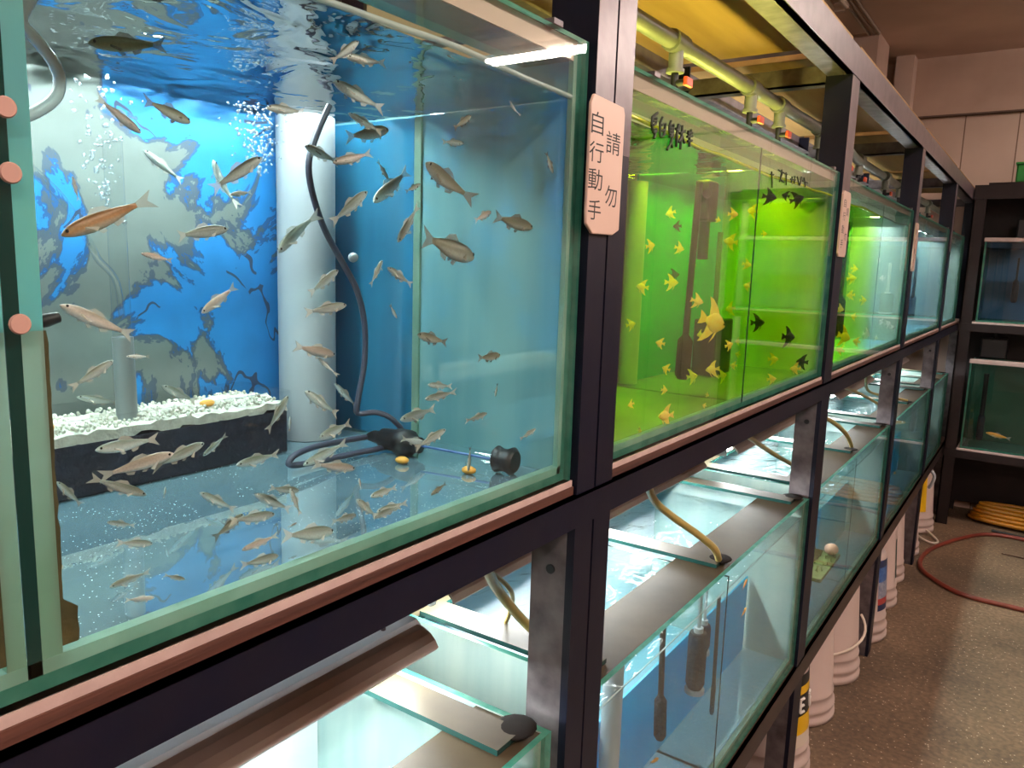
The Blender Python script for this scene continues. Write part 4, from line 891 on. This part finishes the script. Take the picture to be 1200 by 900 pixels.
AIR2 = [(-.28, .555, .14), (-0.3, 0.573, 0.124), (-0.35, 0.639, 0.087), (-0.4, 0.691, 0.046), (-0.45, 0.738, 0.006), (-0.5, 0.775, -0.017), (-.6, .86, -.06), (-.77, .962, -.15)]
tag(MB().tube(smooth_path(AIR2, 5), .007, 8).build('air_tube', M['acrylic'], base=(-.4, .7, .05)), 'clear air tube sloping down before the torn grey backdrop', 'air tube')
names = ['topmost pink disc stuck on the divider joint', 'middle pink disc stuck on the divider joint', 'lowest pink disc on the divider joint, between black clips']
for (y, z), n in zip(((.42, .159), (.421, .086), (.4205, -.089)), names):
    d = MB().tube([(-.0025, y, z), (-.001, y, z), (.0012, y, z)], [.0125, .0125, .011], 18).build('suction_disc', M['suction'], base=(0, y, z)); tag(d, n, 'disc', 'pink discs on the divider joint')
for pts, n in (([(-.05, .458, -.094), (-.05, .47, -.090), (-.05, .487, -.086)], 'black clip right of the divider joint'), ([(-.05, .384, -.10), (-.05, .37, -.098), (-.05, .35, -.095)], 'black clip left of the divider joint')):
    tag(MB().tube(pts, [.006, .009, .007], 10).build('divider_clip', M['black'], base=pts[0]), n, 'clip')
# bubbles
bub = MB()
for q in range(210):
    t = random.random() ** .8; bub.ball((-.70 + random.gauss(0, .02), 1.295 + random.gauss(0, .012 + .035 * t), .205 + .17 * t), random.uniform(.0018, .005), 6, 4)
tag(bub.build('bubble_plume', M['bubble'], base=(-.7, 1.3, .2)), 'plume of air bubbles left of the white standpipe', 'bubbles', kind='stuff')
bub = MB()
for q in range(110):
    t = random.random(); bub.ball((-.80 + random.gauss(0, .02), .945 + random.gauss(0, .012 + .03 * t), .06 + .33 * t), random.uniform(.002, .006), 6, 4)
tag(bub.build('bubble_plume', M['bubble'], base=(-.8, .95, .1)), 'plume of bubbles above the lift tube', 'bubbles', kind='stuff')

# ------------------------------------------------------------------ minnows: one body in four bends, each fish its own object
def fish_body(bend):
    """local: nose at +x .5, tail root at -x, length 1 with the tail fin; metres are set by the object's scale"""
    xs = [.5, .485, .45, .39, .30, .19, .06, -.07, -.18, -.26, -.32]
    h = [.004, .018, .040, .062, .080, .089, .086, .070, .050, .034, .026]
    w = [.004, .018, .034, .048, .058, .060, .055, .042, .028, .017, .010]
    zc = [-.004, -.004, -.002, .0, .002, .0, -.002, .0, .004, .006, .006]
    seg = 12; vs = []; fs = []
    for x, a, b, c in zip(xs, h, w, zc):
        off = bend_y(x, bend)
        for k in range(seg):
            t = 2 * math.pi * k / seg; vs.append((x, off + b * math.cos(t), c + a * math.sin(t) * (1 if math.sin(t) > 0 else 1.05)))
    for i in range(len(xs) - 1):
        for k in range(seg): a = i * seg + k; b = i * seg + (k + 1) % seg; fs.append((a, b, b + seg, a + seg))
    fs += [tuple(range(seg)), tuple(reversed(range((len(xs) - 1) * seg, len(xs) * seg)))]
    return MB().add(vs, fs, 0, True)
def bend_y(x, b): return b * .22 * max(0, .25 - x) ** 2 * 2.2
def fin_mesh(poly, bend, th=.004):
    n = len(poly); vs = []
    for s in (-1, 1): vs += [(x, bend_y(x, bend) + s * th + yo, z) for x, yo, z in poly]
    fs = [tuple(range(n)), tuple(reversed(range(n, 2 * n)))] + [(i, (i + 1) % n, (i + 1) % n + n, i + n) for i in range(n)]
    return MB().add(vs, fs)
FISHPROTO = {}
def proto_fish(bend, col):
    if (bend, col) in FISHPROTO: return FISHPROTO[(bend, col)]
    key = [k for k in FISHPROTO if k[0] == bend]
    fm = M['fin_dark'] if col in 'dg' else M['fin']
    body = fish_body(bend).build('minnow', FM[col], raw=True)
    parts = [(fin_mesh([(-.30, 0, .026), (-.38, 0, .055), (-.50, 0, .105), (-.43, 0, .008), (-.50, 0, -.098), (-.38, 0, -.045), (-.30, 0, -.018)], bend).build('tail_fin', fm, raw=True)),
             (fin_mesh([(.17, 0, .082), (.09, 0, .142), (-.02, 0, .122), (-.10, 0, .066), (0, 0, .076)], bend).build('dorsal_fin', fm, raw=True)),
             (fin_mesh([(-.03, 0, -.074), (-.06, 0, -.125), (-.14, 0, -.1), (-.17, 0, -.048)], bend).build('anal_fin', fm, raw=True)),
             (fin_mesh([(.16, 0, -.084), (.10, 0, -.138), (.05, 0, -.126), (.08, 0, -.078)], bend).build('pelvic_fin', fm, raw=True))]
    for s in (-1, 1):
        parts.append(MB().ball((.43, s * .036, .016), .019, 8, 6, 0, (1, .5, 1)).build('eye', M['eye'], raw=True))
        parts.append(MB().add([(.26, s * .056, -.03), (.17, s * .12, -.085), (.13, s * .105, -.06), (.25, s * .059, -.01), (.26, s * .06, -.034), (.17, s * .124, -.089), (.13, s * .109, -.064), (.25, s * .063, -.014)], [(0, 1, 2, 3), (7, 6, 5, 4), (0, 4, 5, 1), (1, 5, 6, 2), (2, 6, 7, 3), (3, 7, 4, 0)]).build('pectoral_fin', fm, raw=True))
    for p in parts: p.parent = body
    FISHPROTO[(bend, col)] = [body, parts, False]
    return FISHPROTO[(bend, col)]
def orient(o, head, tail, roll=0., deep=1.):
    h, t = P(*head), P(*tail); d = (h - t); ln = d.length; x = d.normalized()
    up = Vector((0, 0, 1)) if abs(x.z) < .93 else Vector((0, 1, 0)).lerp(Vector((0, 0, 1)), .2)
    y = up.cross(x).normalized(); z = x.cross(y)
    R = Matrix((x, y, z)).transposed().to_4x4() @ Matrix.Rotation(roll, 4, 'X')
    o.matrix_world = Matrix.Translation((h + t) / 2) @ R @ Matrix.Diagonal((ln, ln, ln * deep, 1))
rndf = random.Random(3)
for f in FISH:
    pr = proto_fish(f[7], f[6])
    if not pr[2]: o = pr[0]; pr[2] = True
    else:
        o = pr[0].copy(); COL.objects.link(o)
        for p in pr[1]:
            c = p.copy(); COL.objects.link(c); c.parent = o
    orient(o, f[0:3], f[3:6], rndf.uniform(-.25, .25), {'d': 1.22, 'o': 1.1, 'w': .85}.get(f[6], 1.) * rndf.uniform(.92, 1.1))
    tag(o, f[8], 'fish', 'small fish in the nearest tank')
# ------------------------------------------------------------------ angelfish
def angel_parts(col):
    mt = AM[col]
    seg = 12; xs = [.36, .33, .26, .15, .03, -.10, -.20, -.27]; h = [.01, .05, .12, .20, .235, .20, .11, .06]; w = [.01, .025, .05, .07, .072, .055, .03, .015]
    vs = []; fs = []
    for x, a, b in zip(xs, h, w):
        for k in range(seg): t = 2 * math.pi * k / seg; vs.append((x, b * math.cos(t), a * math.sin(t)))
    for i in range(len(xs) - 1):
        for k in range(seg): a = i * seg + k; b = i * seg + (k + 1) % seg; fs.append((a, b, b + seg, a + seg))
    fs += [tuple(range(seg)), tuple(reversed(range((len(xs) - 1) * seg, len(xs) * seg)))]
    body = MB().add(vs, fs, 0, True).build('angelfish', mt, raw=True)
    P4 = [(fin_mesh([(-.25, 0, .05), (-.40, 0, .13), (-.50, 0, .16), (-.46, 0, 0), (-.50, 0, -.16), (-.40, 0, -.13), (-.25, 0, -.05)], 0).build('tail_fin', mt, raw=True)),
          (fin_mesh([(.12, 0, .19), (-.02, 0, .36), (-.22, 0, .50), (-.34, 0, .52), (-.24, 0, .34), (-.20, 0, .10)], 0).build('dorsal_fin', mt, raw=True)),
          (fin_mesh([(.08, 0, -.20), (-.06, 0, -.36), (-.24, 0, -.50), (-.36, 0, -.54), (-.24, 0, -.32), (-.20, 0, -.10)], 0).build('anal_fin', mt, raw=True)),
          (fin_mesh([(.16, 0, -.17), (.10, 0, -.34), (.0, 0, -.48), (.06, 0, -.32), (.10, 0, -.18)], 0).build('ventral_fin', mt, raw=True))]
    for s in (-1, 1): P4.append(MB().ball((.27, s * .045, .03), .022, 8, 5, 0, (1, .5, 1)).build('eye', M['eye'], raw=True))
    for p in P4: p.parent = body
    return [body, P4, False]
AP = {}
for (x, y, z, sz, col, fc, lab) in ANGELS:
    if col not in AP: AP[col] = angel_parts(col)
    pr = AP[col]
    if not pr[2]: o = pr[0]; pr[2] = True
    else:
        o = pr[0].copy(); COL.objects.link(o)
        for p in pr[1]: c = p.copy(); COL.objects.link(c); c.parent = o
    va = math.atan2(y, x - 1)                       # the fish hang in the current more or less side-on to the aisle
    yaw = va + (-math.pi / 2 if fc > 0 else math.pi / 2) + (rndf.uniform(-.8, .8) if sz < .12 else .8)
    sz *= .82
    o.matrix_world = Matrix.Translation(P(x, y, z)) @ Matrix.Rotation(yaw, 4, 'Z') @ Matrix.Rotation(rndf.uniform(-.35, .35), 4, 'Y') @ Matrix.Diagonal((sz * S, sz * S, sz * S, 1))
    tag(o, lab, 'fish', {'y': 'yellow angelfish', 'k': 'black angelfish', 'w': 'white angelfish'}[col] + ' in the upper tanks')
# ------------------------------------------------------------------ gear in the other tanks
def stick_heater(label, top, mid, bot, r0=.012, r1=.028, grp=None):
    r = thing('stick_heater', label, 'heater', bot)
    MB().tube([top, mid], r0, 10).build('rod', M['black'], r)
    m2 = Vector(mid); b2 = Vector(bot); d = (b2 - m2)
    MB().tube([m2 - d * .05, m2 + d * .08, m2 + d * .9, b2], [r0, r1, r1, r1 * .6], 14).build('heater_body', M['sponge'], r)
def sponge_filter(label, c, z0, z1, r, ztop):
    t = thing('sponge_filter', label, 'filter', (c[0], c[1], z0))
    MB().tube([(c[0], c[1], z0), (c[0], c[1], z0 + .02)], r * 1.05, 16).build('base', M['white_pvc'], t)
    MB().tube([(c[0], c[1], z0 + .02), (c[0], c[1], z0 + .05), (c[0], c[1], z1 - .02), (c[0], c[1], z1)], [r * .7, r, r, r * .85], 18).build('sponge', M['sponge'], t)
    m = MB(); m.tube([(c[0], c[1], z1), (c[0], c[1], z1 + .025)], r * .5, 14); m.tube([(c[0], c[1], z1 + .02), (c[0], c[1], ztop)], r * .22, 10); m.build('outlet_pipe', M['white_pvc'], t)
stick_heater('black stick heater hanging in the left half of the yellow-green tank', (-.24, 3.13, .36), (-.24, 3.09, -.28), (-.24, 3.08, -.46), .014, .032)
pm = thing('filter_pump', 'black pump at the water surface beside the heater in the yellow-green tank', 'pump', (-.33, 3.42, .2))
MB().box((-.36, 3.38, .22), (-.29, 3.50, .40)).build('pump_body', M['black'], pm, bevel=.01)
MB().tube([(-.325, 3.44, .22), (-.325, 3.44, .05)], .025, 10).build('intake', M['black'], pm)
MB().tube([(-.325, 3.38, .32), (-.27, 3.3, .33)], .02, 10).build('outlet', M['black'], pm)
bxf = thing('box_filter', 'dark square box filter standing behind the divider in the yellow-green tank', 'filter', (-.42, 3.98, -.5))
MB().box((-.50, 3.84, Z0 + .03), (-.38, 4.10, -.25)).build('filter_box', M['black'], bxf, bevel=.008)
MB().tube([(-.44, 3.97, -.25), (-.44, 3.97, .2)], .014, 8).build('riser', M['plant'], bxf)
stick_heater('black stick heater in the third upper tank', (-.18, 5.72, .36), (-.18, 5.70, -.16), (-.18, 5.70, -.42), .014, .036)
stick_heater('dark stick heater in the fourth upper tank', (-.2, 9.35, .2), (-.2, 9.33, -.2), (-.2, 9.33, -.45), .014, .035)
stick_heater('black stick heater with a thin rod in the second lower tank', (-.2, 2.95, -1.45), (-.2, 2.98, -1.86), (-.2, 3.0, -2.07), .013, .028)
sponge_filter('tall black sponge filter in the second lower tank', (-.2, 3.40, 0), -2.03, -1.72, .046, -1.5)
sponge_filter('small dark sponge behind the heater in the second lower tank', (-.25, 3.62, 0), -1.94, -1.78, .035, -1.55)
stick_heater('thin grey stick heater right of the divider in the second lower tank', (-.1, 3.36, -1.5), (-.1, 3.38, -1.95), (-.1, 3.38, -2.1), .009, .011)
cp = MB().tube([(-.25, 2.60, LZ0 + .03), (-.25, 2.60, LW - .03)], .042, 14); tag(cp.build('standpipe', M['white_pvc'], base=(-.25, 2.60, LZ0)), 'grey white pipe at the left end of the second lower tank', 'pipe')
sponge_filter('dark sponge filter in the third lower tank', (-.22, 4.90, 0), -2.0, -1.60, .045, -1.45)
stick_heater('thin stick heater left of the sponge in the third lower tank', (-.19, 4.79, -1.5), (-.19, 4.805, -1.8), (-.19, 4.81, -2.1), .012, .024)
lg = thing('plant_ledge', 'green plant ledge with a pink shell in the third lower tank', 'plant', (-.16, 5.8, -2.05))
m = MB(); m.box((-.25, 5.3, -2.07), (-.05, 5.9, -2.045))
for q in range(40): 
    a = (random.uniform(-.24, -.06), random.uniform(5.32, 5.88), -2.045); m.tube([a, (a[0] + random.uniform(-.02, .02), a[1] + random.uniform(-.03, .03), a[2] + random.uniform(.02, .05))], [.005, .002], 5)
m.build('leaves', M['plant'], lg)
tag(MB().ball((-.10, 5.82, -1.995), .05, 12, 8, 0, (1, 1.2, .8)).build('shell', M['shell'], base=(-.1, 5.82, -2.04)), 'round pinkish shell on the green plant ledge', 'shell')
# goldfish scraps seen in the lower and end tanks
gmat = fish_mat('gold_skin', (226, 150, 50), (244, 176, 70), (250, 214, 150), 0., .4)
gold = None
GF = [((-.22, 3.05, -2.2), (-.22, 2.95, -2.17), 'orange goldfish behind the black heater foot in the second lower tank'), ((-.26, 2.92, -2.2), (-.26, 2.82, -2.23), 'orange goldfish left of the heater foot in the second lower tank'),
      ((-.2, 2.50, -2.1), (-.2, 2.42, -2.07), 'orange goldfish by the pipe in the second lower tank'), ((-.15, 3.95, -1.62), (-.15, 3.88, -1.66), 'small orange goldfish near the top of the second lower tank, right half'),
      ((-.15, 3.98, -1.79), (-.15, 3.90, -1.82), 'small orange goldfish below the other in the second lower tank, right half'),
      ((-.35, 1.0, -1.46), (-.31, .95, -1.48), 'small orange goldfish under the surface of the nearest lower tank'), ((-.28, 1.05, -1.46), (-.25, 1.1, -1.49), 'tiny orange goldfish under the surface in the nearest lower tank corner'),
      ((-.12, 11.2, -.36), (-.12, 11.55, -.30), 'orange goldfish in the last upper tank'), ((-.1, 8.6, -2.0), (-.1, 8.75, -2.03), 'pale orange goldfish in the fourth lower tank')]
for h, t_, lab in GF:
    if gold is None:
        pr = proto_fish(0, 's'); b = pr[0].copy(); b.data = pr[0].data.copy(); b.data.materials[0] = gmat; COL.objects.link(b); b.name = 'goldfish'; gold = (b, [])
        for p in pr[1]:
            c = p.copy(); COL.objects.link(c); c.parent = b; gold[1].append(c)
        o = b
    else:
        o = gold[0].copy(); COL.objects.link(o)
        for p in gold[1]: c = p.copy(); COL.objects.link(c); c.parent = o
    orient(o, h, t_); tag(o, lab, 'fish', 'goldfish in the other tanks')
# ------------------------------------------------------------------ air hoses over the lower tanks
HOSES = [([(-.13, 1.55, -.78), (-.28, 1.82, -.98), (-.31, 1.98, -1.13), (-.31, 2.12, -1.262)], 'tan air hose arching down beside the first post', .016),
 ([(-.25, 1.5, -.72), (-.30, 1.9, -1.0), (-.42, 2.1, -1.2), (-.55, 2.2, -1.39)], 'thin yellow air hose behind the first post', .008),
 ([(-.13, 2.53, -.76), (-.19, 2.76, -.91), (-.17, 2.91, -1.01), (-.11, 3.03, -1.1), (-.06, 3.12, -1.18), (-.07, 3.22, -1.262)], 'thick tan air hose arching to the middle of the second lower tank', .016),
 ([(-.12, 3.65, -.78), (-.23, 4.33, -.98), (-.22, 4.74, -1.13), (-.19, 5.1, -1.262)], 'tan air hose passing behind the second post', .014),
 ([(-.06, 4.6, -.78), (-.07, 5.37, -.98), (-.07, 5.8, -1.13), (-.08, 6.08, -1.262)], 'tan air hose arching to the middle of the third lower tank', .015),
 ([(-.14, 5.8, -.78), (-.28, 7.43, -1.06), (-.2, 8.16, -1.262)], 'tan air hose passing behind the third post', .014),
 ([(-.3, 7.7, -.80), (-.35, 8.1, -1.1), (-.2, 8.5, -1.2), (-.08, 8.8, -1.262)], 'tan air hose over the fourth lower tank', .013)]
for pts, lab, rr in HOSES: tag(MB().tube(smooth_path(pts, 6), rr, 8).build('air_hose', M['hose_tan'], base=pts[-1]), lab, 'air hose', 'air hoses over the lower tanks')
# ------------------------------------------------------------------ upside-down pails under the rack
PROF = [(.345, 0.), (.362, .006), (.362, .045), (.345, .055), (.345, .085), (.356, .095), (.356, .125), (.340, .14), (.336, .19), (.342, .20), (.342, .215), (.334, .225), (.292, .80), (.285, .825), (.26, .84), (.24, .84), (.235, .82), (0.001, .82)]
def rad_at(z): return .334 + (.292 - .334) * (z - .225) / (.80 - .225)
def pail(cx, cy, label, labels=(), handle=None, hook=False):
    r = thing('pail', label, 'pail', (cx, cy, -ZF), 'upside-down white pails under the rack')
    MB().lathe(PROF, (cx, cy, -ZF + .002), 36, 0).build('pail_body', M['pail'], r)
    for (a0, a1, bands) in labels:
        for z0, z1, mm in bands:
            m = MB(); prof = [(rad_at(z0) + .003, z0), (rad_at(z1) + .003, z1)]; m.lathe(prof, (cx, cy, -ZF + .002), 12, 0, True, math.radians(a0), math.radians(a1))
            o = m.build('pail_label', M[mm], r)
    if handle:
        a = math.radians(handle[0]); pts = []
        for k in range(13):
            t = k / 12; ang = a + math.radians(handle[1]) * (t - .5) * 2
            rr = .352 + .03 * math.sin(math.pi * t); z = handle[2] + (handle[3] - handle[2]) * math.sin(math.pi * t) if len(handle) < 5 else handle[2] + (handle[3] - handle[2]) * t
            rr = max(rr, rad_at(max(z, .225)) + .012)
            pts.append((cx + rr * math.cos(ang), cy + rr * math.sin(ang), -ZF + z))
        MB().tube(pts, .011, 8).build('pail_handle', M['pail_rim'], r)
    return r
vA = -52  # side of a pail that faces the camera, degrees
pail(-.36, 5.25, 'nearest upside-down white pail with a black and yellow printed label', [(-40, 32, [(.25, .34, 'pail_rim'), (.34, .47, 'l_yellow'), (.47, .62, 'l_black'), (.62, .68, 'l_yellow'), (.68, .76, 'l_black')])])
pail(-.38, 6.1, 'plain white pail behind the nearest post, second along the rack')
pail(-.34, 6.88, 'white pail with its handle slanting across the side, third along the rack', (), (-25, 55, .24, .5, 1))
pail(-.28, 7.86, 'white pail with a navy and red printed label, fourth along the rack', [(-30, 8, [(.30, .36, 'l_navy'), (.36, .42, 'l_red'), (.42, .58, 'l_grey'), (.58, .72, 'l_blue'), (.72, .79, 'l_navy')])])
pail(-.32, 8.75, 'white pail with a gold emblem, fifth along the rack', [(-62, -48, [(.40, .52, 'l_gold')]), (-8, 0, [(.3, .72, 'l_green')])])
pail(-.36, 9.55, 'plain white pail half hidden by the gold emblem pail')
pail(-.34, 10.62, 'white pail with a blue label, behind the third post', [(-52, -10, [(.30, .40, 'l_navy'), (.40, .58, 'l_grey'), (.58, .70, 'l_blue'), (.70, .78, 'l_navy')])])
pl = pail(-.30, 11.75, 'farthest white pail with a yellow label and a white hook on top', [(-72, -38, [(.30, .78, 'l_yellow')])])
MB().tube(smooth_path([(-.22, 11.55, -ZF + .80), (-.14, 11.5, -ZF + .88), (-.05, 11.47, -ZF + .9), (.02, 11.46, -ZF + .84), (.0, 11.46, -ZF + .72), (-.03, 11.47, -ZF + .66)], 5), .022, 8).build('hook', M['white_pvc'], pl)
MB().tube(smooth_path([(-.0, 11.52, -ZF + .06), (.12, 11.35, -ZF + .03), (.17, 11.22, -ZF + .02), (.12, 11.12, -ZF + .02), (-.02, 11.2, -ZF + .03), (-.18, 11.42, -ZF + .06)], 5), .014, 8).build('pail_handle', M['pail_rim'], pl)
# lettering on the nearest pail's black band
letters(pl, [], 0, M['white'])
def arc_letter(parent, cx, cy, ang, z, h, strokes, m):
    mb = MB()
    for (u0, v0, u1, v1) in strokes:
        pts = []
        for u, v in ((u0, v0), (u1, v1)):
            zz = z + v * h; rr = rad_at(zz) + .006; a = math.radians(ang) + u * h / rr
            pts.append((cx + rr * math.cos(a), cy + rr * math.sin(a), -ZF + .002 + zz))
        mb.tube(pts, .010, 6)
    mb.build('pail_lettering', m, parent)
near = [o for o in bpy.data.objects if o.name == 'pail'][0]
E_ = [(0, 0, 0, 1), (0, 0, .5, 0), (0, .5, .45, .5), (0, 1, .5, 1)]
for a in (-22, 4): arc_letter(near, -.36, 5.25, a, .50, .09, E_, M['white'])
# ------------------------------------------------------------------ hoses on the floor
zf = -ZF
HR = [(1.9, 9.3, zf + .025), (1.17, 9.41, zf + .025), (0.62, 9.45, zf + .025), (0.28, 9.75, zf + .025), (0.10, 10.1, zf + .025), (.09, 10.6, zf + .025), (0.2, 11.07, zf + .025), (0.42, 11.6, zf + .025), (0.69, 12.0, zf + .025), (1.09, 12.08, zf + .025), (1.8, 11.9, zf + .025)]
tag(MB().tube(smooth_path(HR, 8), .026, 10).build('garden_hose', M['hose_red'], base=(.6, 10, zf)), 'red brown hose curving across the concrete floor', 'hose')
pts = []
for k in range(5 * 40 + 1):
    a = 2 * math.pi * k / 40; n = k / 40
    pts.append((1.35 + (.95 - .03 * n) * math.cos(a), 12.72 + (.30 - .03 * n) * math.sin(a), zf + .034 + .05 * n))
tag(MB().tube(pts, .03, 8).build('hose_coil', M['hose_yellow'], base=(1.3, 12.8, zf)), 'coil of yellow hose under the rack on the end wall', 'hose')
tag(MB().tube([(.72, 12.25, zf + .02), (1.6, 12.13, zf + .02)], .018, 8).build('thin_cord', M['black'], base=(1, 12.2, zf)), 'dark cable on the floor before the end rack', 'cable')
tag(MB().tube([(.88, 11.3, zf + .012), (1.5, 11.25, zf + .012)], [.006, .012], 6).build('stick', M['wood'], base=(1, 11.3, zf)), 'thin brown stick on the floor', 'stick')
# ------------------------------------------------------------------ rack on the end wall
EY, EB, EX0, EX1 = 12.2, 13.14, .03, 3.3
er = thing('tank_rack', 'dark steel rack with two tank rows against the end wall', 'rack', (1.6, 12.7, -ZF))
for x in (EX0, EX1 - .17):
    for y in (EY, EB - .03):
        m = MB(); m.box((x, y, -ZF), (x + .15, y + .024, 1.22)); m.box((x, y, -ZF), (x + .02, y + .14 * (1 if y == EY else -1), 1.22)); m.build('post', M['frame_dark'], er)
for z0, z1 in ((1.06, 1.24), (-.705, -.60), (-2.47, -2.36)):
    for y in (EY - .012, EB - .012):
        MB().box((EX0, y, z0), (EX1, y + .026, z1)).build('rail', M['frame_dark'], er)
    MB().box((EX0 + .02, EY, z0), (EX0 + .034, EB, z0 + .08)).build('side_rail', M['frame_dark'], er)
MB().box((EX0 + .04, EB - .045, -3.3), (EX1 - .04, EB - .032, 1.2)).build('back_sheet', M['frame_dark'], er)
for (z, n) in ((1.24, 'on top of the end rack'), (-.599, 'under the upper tank of the end rack'), (-2.359, 'under the lower tank of the end rack')):
    b = MB().box((EX0 + .155, EY - .01, z), (EX1 - .175, EB - .05, z + .028)).build('tank_board', M['foam'] if z < 0 else M['frame_dark'], base=(1.6, 12.7, z), bevel=.003); tag(b, ('pink edged board ' if z < 0 else 'dark board ') + n, 'board')
def end_tank(label, z0, z1, wz, wm, backm, bot):
    r = thing('aquarium', label, 'aquarium', (1.6, 12.6, z0), 'tanks on the end rack'); x0, x1, T, D = EX0 + .19, EX1 - .19, .022, .76
    ya, yb = EY + .02, EY + .02 + D
    m = MB(); pane(m, (x0, ya, z0), (x1, ya + T, z1), 0, 1, 1); m.build('front_pane', [M['glass'], M['edge_dark']], r)
    MB().box((x0, yb - T, z0), (x1, yb, z1)).build('backing_or_glare_panel', M[backm], r)
    for x in (x0, x1 - T): m = MB(); pane(m, (x, ya + T, z0 + T), (x + T, yb - T, z1)); m.build('end_pane', [M['glass'], M['edge']], r)
    m = MB(); pane(m, (x0, ya + T, z0), (x1, yb - T, z0 + T), 0, 1, 2); m.build('bottom_pane', [M[bot], M['edge']], r)
    m = MB(); m.box((x0 - .01, ya - .006, z1 - .02), (x1 + .01, ya + .16, z1 + .035)); m.build('rim', M['foam'], r, bevel=.01)
    g = .004
    w = MB().box((x0 + T + g, ya + T + g, z0 + T + g), (x1 - T - g, yb - T - g, wz), [1, 0, 1, 1, 1, 1]).build('water', wm, r); w['kind'] = 'stuff'
    return r
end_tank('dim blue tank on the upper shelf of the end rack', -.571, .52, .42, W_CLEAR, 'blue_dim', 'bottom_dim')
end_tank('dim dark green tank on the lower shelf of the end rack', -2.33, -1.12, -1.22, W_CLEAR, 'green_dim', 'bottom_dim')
stick_heater('black box heater in the dim blue tank', (.62, 12.5, .3), (.62, 12.5, .0), (.62, 12.5, -.3), .014, .04)
sponge_filter('dark sponge filter in the dim blue tank', (.95, 12.55, 0), -.545, -.25, .09, .2)
stick_heater('black pipe heater in the dark green tank', (.42, 12.55, -1.3), (.42, 12.55, -1.9), (.42, 12.55, -2.25), .03, .045)
o = gold[0].copy(); COL.objects.link(o)
for p in gold[1]: c = p.copy(); COL.objects.link(c); c.parent = o
orient(o, (.50, 12.4, -2.10), (.80, 12.45, -2.16)); tag(o, 'yellow orange fish near the bottom of the dark green tank', 'fish')
pm2 = thing('filter_pump', 'dark pump sitting in the gap over the dark green tank', 'pump', (.45, 12.6, -1.0))
MB().box((.30, 12.5, -1.08), (.62, 12.75, -.80)).build('pump_body', M['black'], pm2, bevel=.02)
MB().tube([(.46, 12.62, -.80), (.46, 12.62, -.72), (.6, 12.62, -.70)], .03, 10).build('outlet', M['black'], pm2)
pm3 = thing('filter_pump', 'dark pump sitting in the gap over the dim blue tank', 'pump', (.7, 12.6, .56))
MB().box((.55, 12.5, .56), (.85, 12.75, .82)).build('pump_body', M['black'], pm3, bevel=.02)
MB().tube([(.70, 12.62, .82), (.70, 12.62, .92), (.85, 12.62, .95)], .03, 10).build('outlet', M['black'], pm3)
gb = thing('storage_box', 'green plastic box on top of the end rack', 'box', (.8, 12.6, 1.268))
MB().box((.47, 12.28, 1.269), (1.1, 12.9, 1.50)).build('box_body', M['green_box'], gb, bevel=.02)
MB().box((.455, 12.265, 1.50), (1.115, 12.915, 1.53)).build('lid', M['green_box'], gb, bevel=.01)

# ------------------------------------------------------------------ camera, world, view
cam = bpy.data.cameras.new('camera'); co = bpy.data.objects.new('camera', cam); COL.objects.link(co)
cam.sensor_fit = 'HORIZONTAL'; cam.sensor_width = 36.; cam.lens = 902. / 1200 * 36.; cam.clip_start = .02
R = Matrix(((0.82114249, -0.11332321, 0.55935934), (0.56984259, 0.10836943, -0.81457688), (0.03169302, 0.98763046, 0.15356313)))
co.matrix_world = Matrix.Translation(P(1, 0, 0)) @ R.to_4x4()
sc = bpy.context.scene; sc.camera = co
w = bpy.data.worlds.new('room_air'); sc.world = w; w.use_nodes = True
w.node_tree.nodes['Background'].inputs[0].default_value = (.05, .045, .04, 1); w.node_tree.nodes['Background'].inputs[1].default_value = 1.
sc.view_settings.view_transform = 'Standard'; sc.view_settings.look = 'None'; sc.view_settings.gamma = 1; sc.view_settings.exposure = 0.0; sc.view_settings.use_curve_mapping = False
cy = sc.cycles
cy.max_bounces = 12; cy.diffuse_bounces = 4; cy.glossy_bounces = 5; cy.transmission_bounces = 6; cy.transparent_max_bounces = 40; cy.volume_bounces = 0
cy.caustics_reflective = False; cy.caustics_refractive = False; cy.sample_clamp_indirect = 6.; cy.use_denoising = True
cy.use_light_tree = True
